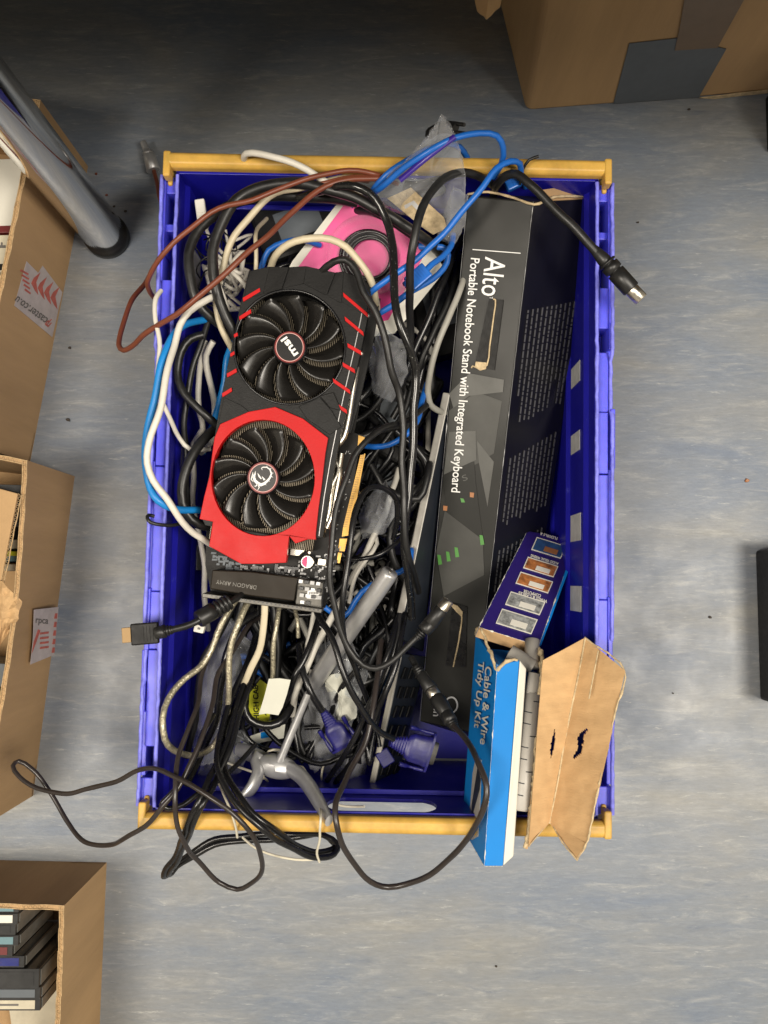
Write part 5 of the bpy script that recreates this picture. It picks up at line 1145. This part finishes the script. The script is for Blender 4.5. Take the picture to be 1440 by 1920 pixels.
# small white plug, white earphone tangle, upper left
def wplug(root): pass
C('white_plug', 'white moulded plug leaning on the inner left wall', 'white', 7, [(385, 425, .2), (392, 445, .19), (400, 480, .18), (398, 520, .17)], cat='plug', plugs=[plug_box((378, 402), (-.15, -1), 58, 19, 12, .215, 'kitwhite')])
rnd = random.Random(21)
for i in range(7):
    cx, cy = rnd.uniform(400, 450), rnd.uniform(440, 560); z = rnd.uniform(.19, .225)
    pts = [(cx + rnd.uniform(-38, 38), cy + rnd.uniform(-45, 45), z + rnd.uniform(-.01, .012)) for _ in range(7)]
    C('earphone_wire', 'white earphone wire in the tangle at the upper left of the crate', 'white', rnd.choice((6, 7, 9)), pts, cat='wire', group='white earphone wires')
for i in range(6):
    cx, cy = rnd.uniform(385, 440), rnd.uniform(450, 560)
    pts = [(cx + 26 * math.cos(a + i) + rnd.uniform(-6, 6), cy + 22 * math.sin(a + i) + rnd.uniform(-6, 6), .222 + rnd.uniform(-.01, .012)) for a in [x * .8 for x in range(8)]]
    C('thin_wire', 'hair thin black wire curled round the earphone wires', 'black', 3.2, pts, cat='wire', group='hair thin black wires')

# ------------------------------------------------------------------ the tangle beneath
rnd = random.Random(5)
spec = [('black', 62, (10, 18), 'black cable deep in the tangle at the bottom of the crate'), ('blackgloss', 68, (9, 15), 'shiny black cord deep in the tangle at the bottom of the crate'), ('white', 22, (9, 12), 'white cord deep in the tangle at the bottom of the crate'), ('grey', 14, (9, 13), 'grey cord deep in the tangle at the bottom of the crate'), ('blue', 4, (10, 12), 'blue network cord deep in the tangle at the bottom of the crate')]
Cmi = CM
for m, n_, (w0, w1), lab in spec:
    for i in range(n_):
        near = rnd.random() < .55
        if near: xa, xb, ya, yb, za, zb = -.150, .02, -.266, -.06, .02, .14
        else: xa, xb, ya, yb, za, zb = -.165, .085, -.12, .24, .02, .185
        cx, cy = rnd.uniform(xa + .02, xb - .02), rnd.uniform(ya + .03, yb - .03); z = rnd.uniform(za, zb); a = rnd.uniform(0, 6.28) if not near else rnd.choice((1.2, 1.5, 1.9, -1.4)) + rnd.uniform(-.3, .3)
        pts = []; x, y = cx, cy; turn = rnd.choice((-1, 1)) * rnd.uniform(.1, .8) * (.35 if near else 1)
        for k in range(rnd.randint(6, 12)):
            xm = min(xb, -.008 + max(0, min(1, (y + .26) / .30)) * .056)
            pts.append(CM @ Vector((max(xa, min(xm, x)), max(ya, min(yb, y)), max(.018, min(zb, z)))))
            x += .03 * math.cos(a); y += .03 * math.sin(a); a += turn + rnd.uniform(-.35, .35); z += rnd.uniform(-.010, .010)
            if not (xa < x < xb): a = math.pi - a; x = max(xa, min(xb, x))
            if not (ya < y < yb): a = -a; y = max(ya, min(yb, y))
        o = MB().tube(smooth_path(pts, .008), rpx(rnd.uniform(w0, w1), z), 8).build('tangled_cable', m); tag(o, lab, 'cable', 'cables in the tangle')
# odd dark adapters in the pile
for i, (x, y, z, a, b, h, rot, lab) in enumerate([(560, 415, .17, .045, .03, .03, 20, 'black power adapter lying under the cream cable at the top of the crate'), (735, 760, .13, .05, .035, .03, 60, 'black power adapter deep beside the speckled cable'), (700, 900, .10, .04, .03, .03, 10, 'black power adapter under the clear bag right of the card'), (820, 560, .12, .03, .06, .03, 15, 'long black adapter beside the carton')]):
    c = P(x, y, z); root = thing('power_adapter', lab, 'power adapter', Matrix.Translation(c - Vector((0, 0, h))) @ Matrix.Rotation(R(rot), 4, 'Z'))
    MB().box(-a, a, -b, b, 0, h).build('body', 'blackmatte', root, local=True, bevel=.004); MB().box(-a * .5, a * .5, -b * .5, b * .5, h + .0001, h + .0004).build('rating_label', 'greytape', root, local=True)

# ------------------------------------------------------------------ small silver tripod
tr = thing('tripod', 'silver mini tripod with thick grey pole, lying in the lower part of the crate', 'tripod', P(520, 1435, .12))
pa, pb = P(732, 1072, .235), P(585, 1285, .165); r_ = rpx(33, .21)
MB().lathe(pb, pa, [(0, r_ * .8), (.02, r_), (.97, r_), (.985, r_ * .95), (1, r_ * .9), (1, r_ * .62), (.97, r_ * .6)], 28).build('pole', 'silver', tr)
d = (pa - pb).normalized(); MB().lathe(pa - d * .003, pa - d * .0024, [(0, r_ * .62), (1, r_ * .62)], 20).build('pole_bore', 'darkface', tr)
MB().lathe(pa - d * .0015, pa + d * .0004, [(0, r_ * .25), (1, r_ * .2)], 12).build('pole_screw', 'metal', tr)
ra, rb = P(578, 1300, .190), P(520, 1437, .170); MB().lathe(ra, rb, [(0, rpx(13, .16)), (.85, rpx(15, .15)), (.9, rpx(19, .15)), (1, rpx(17, .15))], 18).build('rod', 'silver', tr)
c = P(518, 1437, .168); mb = MB(); vs = []
for i in range(9):
    for k in range(24):
        a, b = -math.pi / 2 + math.pi * i / 8, 2 * math.pi * k / 24; vs.append(c + Vector((.021 * math.cos(a) * math.cos(b), .012 * math.cos(a) * math.sin(b) - .003 * math.cos(b), .010 * math.sin(a))))
mb.add(vs, [(i * 24 + k, i * 24 + (k + 1) % 24, (i + 1) * 24 + (k + 1) % 24, (i + 1) * 24 + k) for i in range(8) for k in range(24)], 0, True).build('hub', 'silver', tr)
for pts in ([(500, 1440, .168), (478, 1420, .17), (484, 1446, .178), (474, 1474, .185), (449, 1503, .19)], [(535, 1438, .170), (560, 1452, .182), (582, 1478, .205), (600, 1508, .235), (617, 1539, .262)], [(500, 1428, .16), (480, 1417, .155), (462, 1410, .15), (446, 1404, .14)]):
    pp = smooth_path([P(*p) for p in pts]); n = len(pp); MB().tube(pp, [.0068 + .0018 * math.sin(math.pi * i / n) - .0020 * (i / n) for i in range(n)], 14, flat=.6).build('leg', 'silver', tr)

# ------------------------------------------------------------------ bags, tags, labels
def bag(name, label, outline, zc, amp, mat='clear', seed=0, k=9, jit=1.5, sub=18, thick=.008):
    return crumple(name, label, 'plastic bag', densify(outline, k, jit, seed), zc, amp, mat, None, thick, sub, seed)
zb = bag('zip_bag', 'clear zip bag with purple seal standing up over the upper yellow handle', [(828, 215, .30), (850, 250, .30), (858, 262, .295), (872, 330, .27), (868, 400, .25), (830, 430, .235), (790, 400, .24), (735, 385, .25), (700, 368, .25), (760, 300, .28), (800, 255, .295)], .27, .014, 'milky', 3, thick=.01)
WM[zb.name] = Matrix.Translation(zb.location)
mb = MB(); q = [P(852, 258, .308), P(800, 300, .300), P(745, 345, .285)]; mb.tube(smooth_path(q), .0016, 6, flat=.4); mb.build('purple_seal', 'purple', zb) if 'purple' in M else None
M['purple'] = pm('purple zip', (.035, .015, .22), .3)
mb = MB(); mb.tube(smooth_path([P(853, 256, .309), P(800, 296, .302), P(750, 338, .288)]), .0028, 6, flat=.4); mb.build('purple_seal', 'purple', zb)
for n_, lab, pts, w_ in (('black_plug', 'black plug poking up behind the zip bag at the top', [(805, 250, .24), (830, 238, .26), (855, 240, .27)], 26), ('black_plug', 'black moulded plug in the zip bag', [(760, 350, .235), (785, 352, .24), (810, 345, .24)], 28)):
    pp = path(pts); root = thing(n_, lab, 'plug', Vector(pp[0])); r_ = rpx(w_, .25)
    MB().tube(pp, r_, 8, flat=.7).build('body', 'black', root, bevel=.001)
    a, b = pp[-1], pp[-1] + (pp[-1] - pp[-2]).normalized() * .010
    for s_ in (-1, 1): MB().tube([a + Vector((0, s_ * .004, 0)), b + Vector((0, s_ * .004, 0))], .0018, 8).build('pin', 'black', root)
mb = MB(); pl = [(726, 372), (770, 352), (832, 408), (838, 428), (812, 440), (790, 425)]; fr_ = Fr((726, 372, .246), (832, 408, .25), (790, 425, .236)); mb.plate([pl], fr_, -.0006, 0)
ins = thing('paper_insert', 'beige paper slip inside the zip bag', 'paper', fr_.mat()); mb.build('sheet', 'torn', ins)
mb = MB(); mb.plate([[(758, 385), (776, 376), (790, 392), (784, 396), (772, 384), (760, 392)], ], fr_, .0001, .0003); mb.build('printed_sign', 'tape', ins)
bag('plastic_bag', 'crumpled clear bag beside the black arch and the carton', [(850, 350, .25), (880, 362, .255), (872, 420, .245), (850, 460, .235), (820, 440, .23), (835, 390, .24)], .255, .012, 'milky', 8)
bag('plastic_bag', 'clear bag holding dark parts right of the graphics card', [(715, 615, .20), (760, 640, .215), (765, 700, .21), (735, 750, .20), (700, 735, .19), (690, 670, .19)], .225, .014, 'clear', 11)
bag('plastic_bag', 'crumpled clear bag beside the gold contacts', [(690, 930, .18), (725, 900, .19), (745, 960, .185), (720, 1000, .18), (680, 1010, .17), (672, 965, .17)], .205, .014, 'milky', 12)
bag('plastic_bag', 'long milky bag behind the braided cables at the lower left', [(430, 1160, .17), (472, 1210, .18), (465, 1260, .175), (430, 1340, .165), (400, 1430, .15), (370, 1435, .14), (358, 1390, .145), (365, 1300, .16), (395, 1210, .17)], .185, .016, 'milky', 14)
bag('plastic_bag', 'milky bag beneath the black strands at the lower middle', [(600, 1210, .15), (650, 1190, .165), (690, 1260, .17), (672, 1330, .16), (640, 1400, .13), (590, 1450, .10), (560, 1400, .11), (575, 1300, .135)], .17, .018, 'milky', 15)
mb = MB(); bag('plastic_bag', 'clear bag lying over the crate bottom right of the tripod', [(610, 1400, .10), (660, 1380, .12), (690, 1420, .10), (680, 1480, .07), (640, 1500, .06), (600, 1470, .07)], .115, .016, 'milky', 31)
bag('plastic_bag', 'clear bag stuffed left of the tripod near the left wall', [(400, 1390, .12), (450, 1370, .14), (475, 1400, .13), (450, 1450, .10), (410, 1470, .09), (370, 1450, .10)], .14, .016, 'clear', 33)
fr_ = Fr((500, 1275, .205), (545, 1275, .205), (490, 1335, .19)); mb.plate([[(504, 1273), (524, 1272), (545, 1275), (538, 1302), (530, 1326), (522, 1341), (500, 1338), (485, 1340), (495, 1308)]], fr_, -.0005, 0); t_ = mb.build('paper_tag', 'paperwhite', None) if 'paperwhite' in M else None
M['paperwhite'] = pm('white paper', (.60, .60, .52), .8, var=.06)
mb.v = [Vector(v) for v in mb.v]
if not t_:
    mb2 = MB(); mb2.plate([[(504, 1273), (524, 1272), (545, 1275), (538, 1302), (530, 1326), (522, 1341), (500, 1338), (485, 1340), (495, 1308)]], fr_, -.0005, 0); tag(mb2.build('paper_tag', 'paperwhite'), 'blank white paper tag wrapped round a cord', 'tag')
fr_ = Fr((470, 1280, .165), (500, 1280, .165), (470, 1350, .155)); yl = thing('warning_label', 'yellow label with black capital letters, half hidden behind the paper tag', 'label', fr_.mat())
mb = MB(); mb.plate([[(468, 1300), (488, 1274), (510, 1290), (505, 1350), (478, 1358), (466, 1335)]], fr_, -.0005, 0); mb.build('sheet', 'labelyellow', yl)
mb = MB(); text(mb, fr_, 'QUALITY', (503, 1285), (491, 1340), 12, .0004, bold=.6); text(mb, fr_, 'HIGH CAB', (486, 1350), (484, 1285), 14, .0004, bold=.6)
mb.build('lettering', 'blackmatte', yl)
bag('foam_sheet', 'white crumpled foam wrap under the black cords at the lower middle', [(605, 1270, .165), (640, 1262, .175), (672, 1300, .17), (668, 1345, .165), (640, 1362, .16), (618, 1310, .16)], .182, .006, 'paperwhite', 17)
fr_ = Fr((480, 1375, .12), (540, 1365, .12), (500, 1400, .11)); cl = thing('cable_label', 'white and light blue printed label below the yellow one', 'label', fr_.mat())
mb = MB(); mb.plate([[(470, 1380), (535, 1358), (532, 1384), (490, 1392), (455, 1415), (448, 1400)]], fr_, -.0005, 0); mb.build('sheet', 'paperwhite', cl)
mb = MB(); mb.plate([[(489, 1374), (507, 1370), (507, 1382), (489, 1385)]], fr_, .0001, .0004); mb.build('blue_patch', 'kitblue', cl)
# small white usb end by ferrite
fr_ = Fr((360, 1170, .21), (385, 1175, .21), (360, 1190, .21)); mb = MB(); mb.plate([[(365, 1170), (384, 1175), (380, 1188), (362, 1184)]], fr_, -.008, 0)
sw = thing('small_plug', 'tiny white plug end shining under the ferrite', 'plug', fr_.mat()); mb.build('body', 'kitwhite', sw, bevel=.0006)
mb = MB(); mb.plate([[(371, 1176), (376, 1177), (375, 1181), (370, 1180)]], fr_, .0001, .0003); mb.build('slot', 'greyprint', sw)

# ------------------------------------------------------------------ grit on the floor
for i, (x, y, s_, m) in enumerate([(1401, 901, 5, 'orange'), (1331, 1157, 3.4, 'debris'), (128, 787, 4, 'debris'), (180, 326, 3, 'brown'), (200, 366, 3, 'brown'), (214, 387, 2.6, 'debris'), (235, 396, 2.8, 'debris'), (1196, 417, 2.4, 'debris'), (131, 652, 3, 'debris'), (1292, 205, 2.6, 'debris'), (40, 396, 2, 'debris'), (238, 460, 2, 'brown'), (1262, 1300, 1.8, 'debris'), (930, 1812, 2, 'debris')]):
    c = P(x, y, .0012); r_ = rpx(s_ * 2, 0); vs = []
    for k in range(7): a = 6.28 * k / 7; q = r_ * (.6 + .5 * random.random()); vs.append(c + Vector((q * math.cos(a) * 1.3, q * math.sin(a), 0)))
    vs += [v + Vector((0, 0, .0012)) for v in [c + (v - c) * .7 for v in vs]]
    o = MB().add(vs, [tuple(reversed(range(7))), tuple(range(7, 14))] + [(k, (k + 1) % 7, 7 + (k + 1) % 7, 7 + k) for k in range(7)]).build('crumb', m)
    tag(o, {'orange': 'orange brown crumb on the floor at the right', 'brown': 'reddish speck of grit on the floor near the chrome table leg', 'debris': 'dark speck of grit on the vinyl floor'}[m], 'crumb', 'crumbs and grit on the floor')
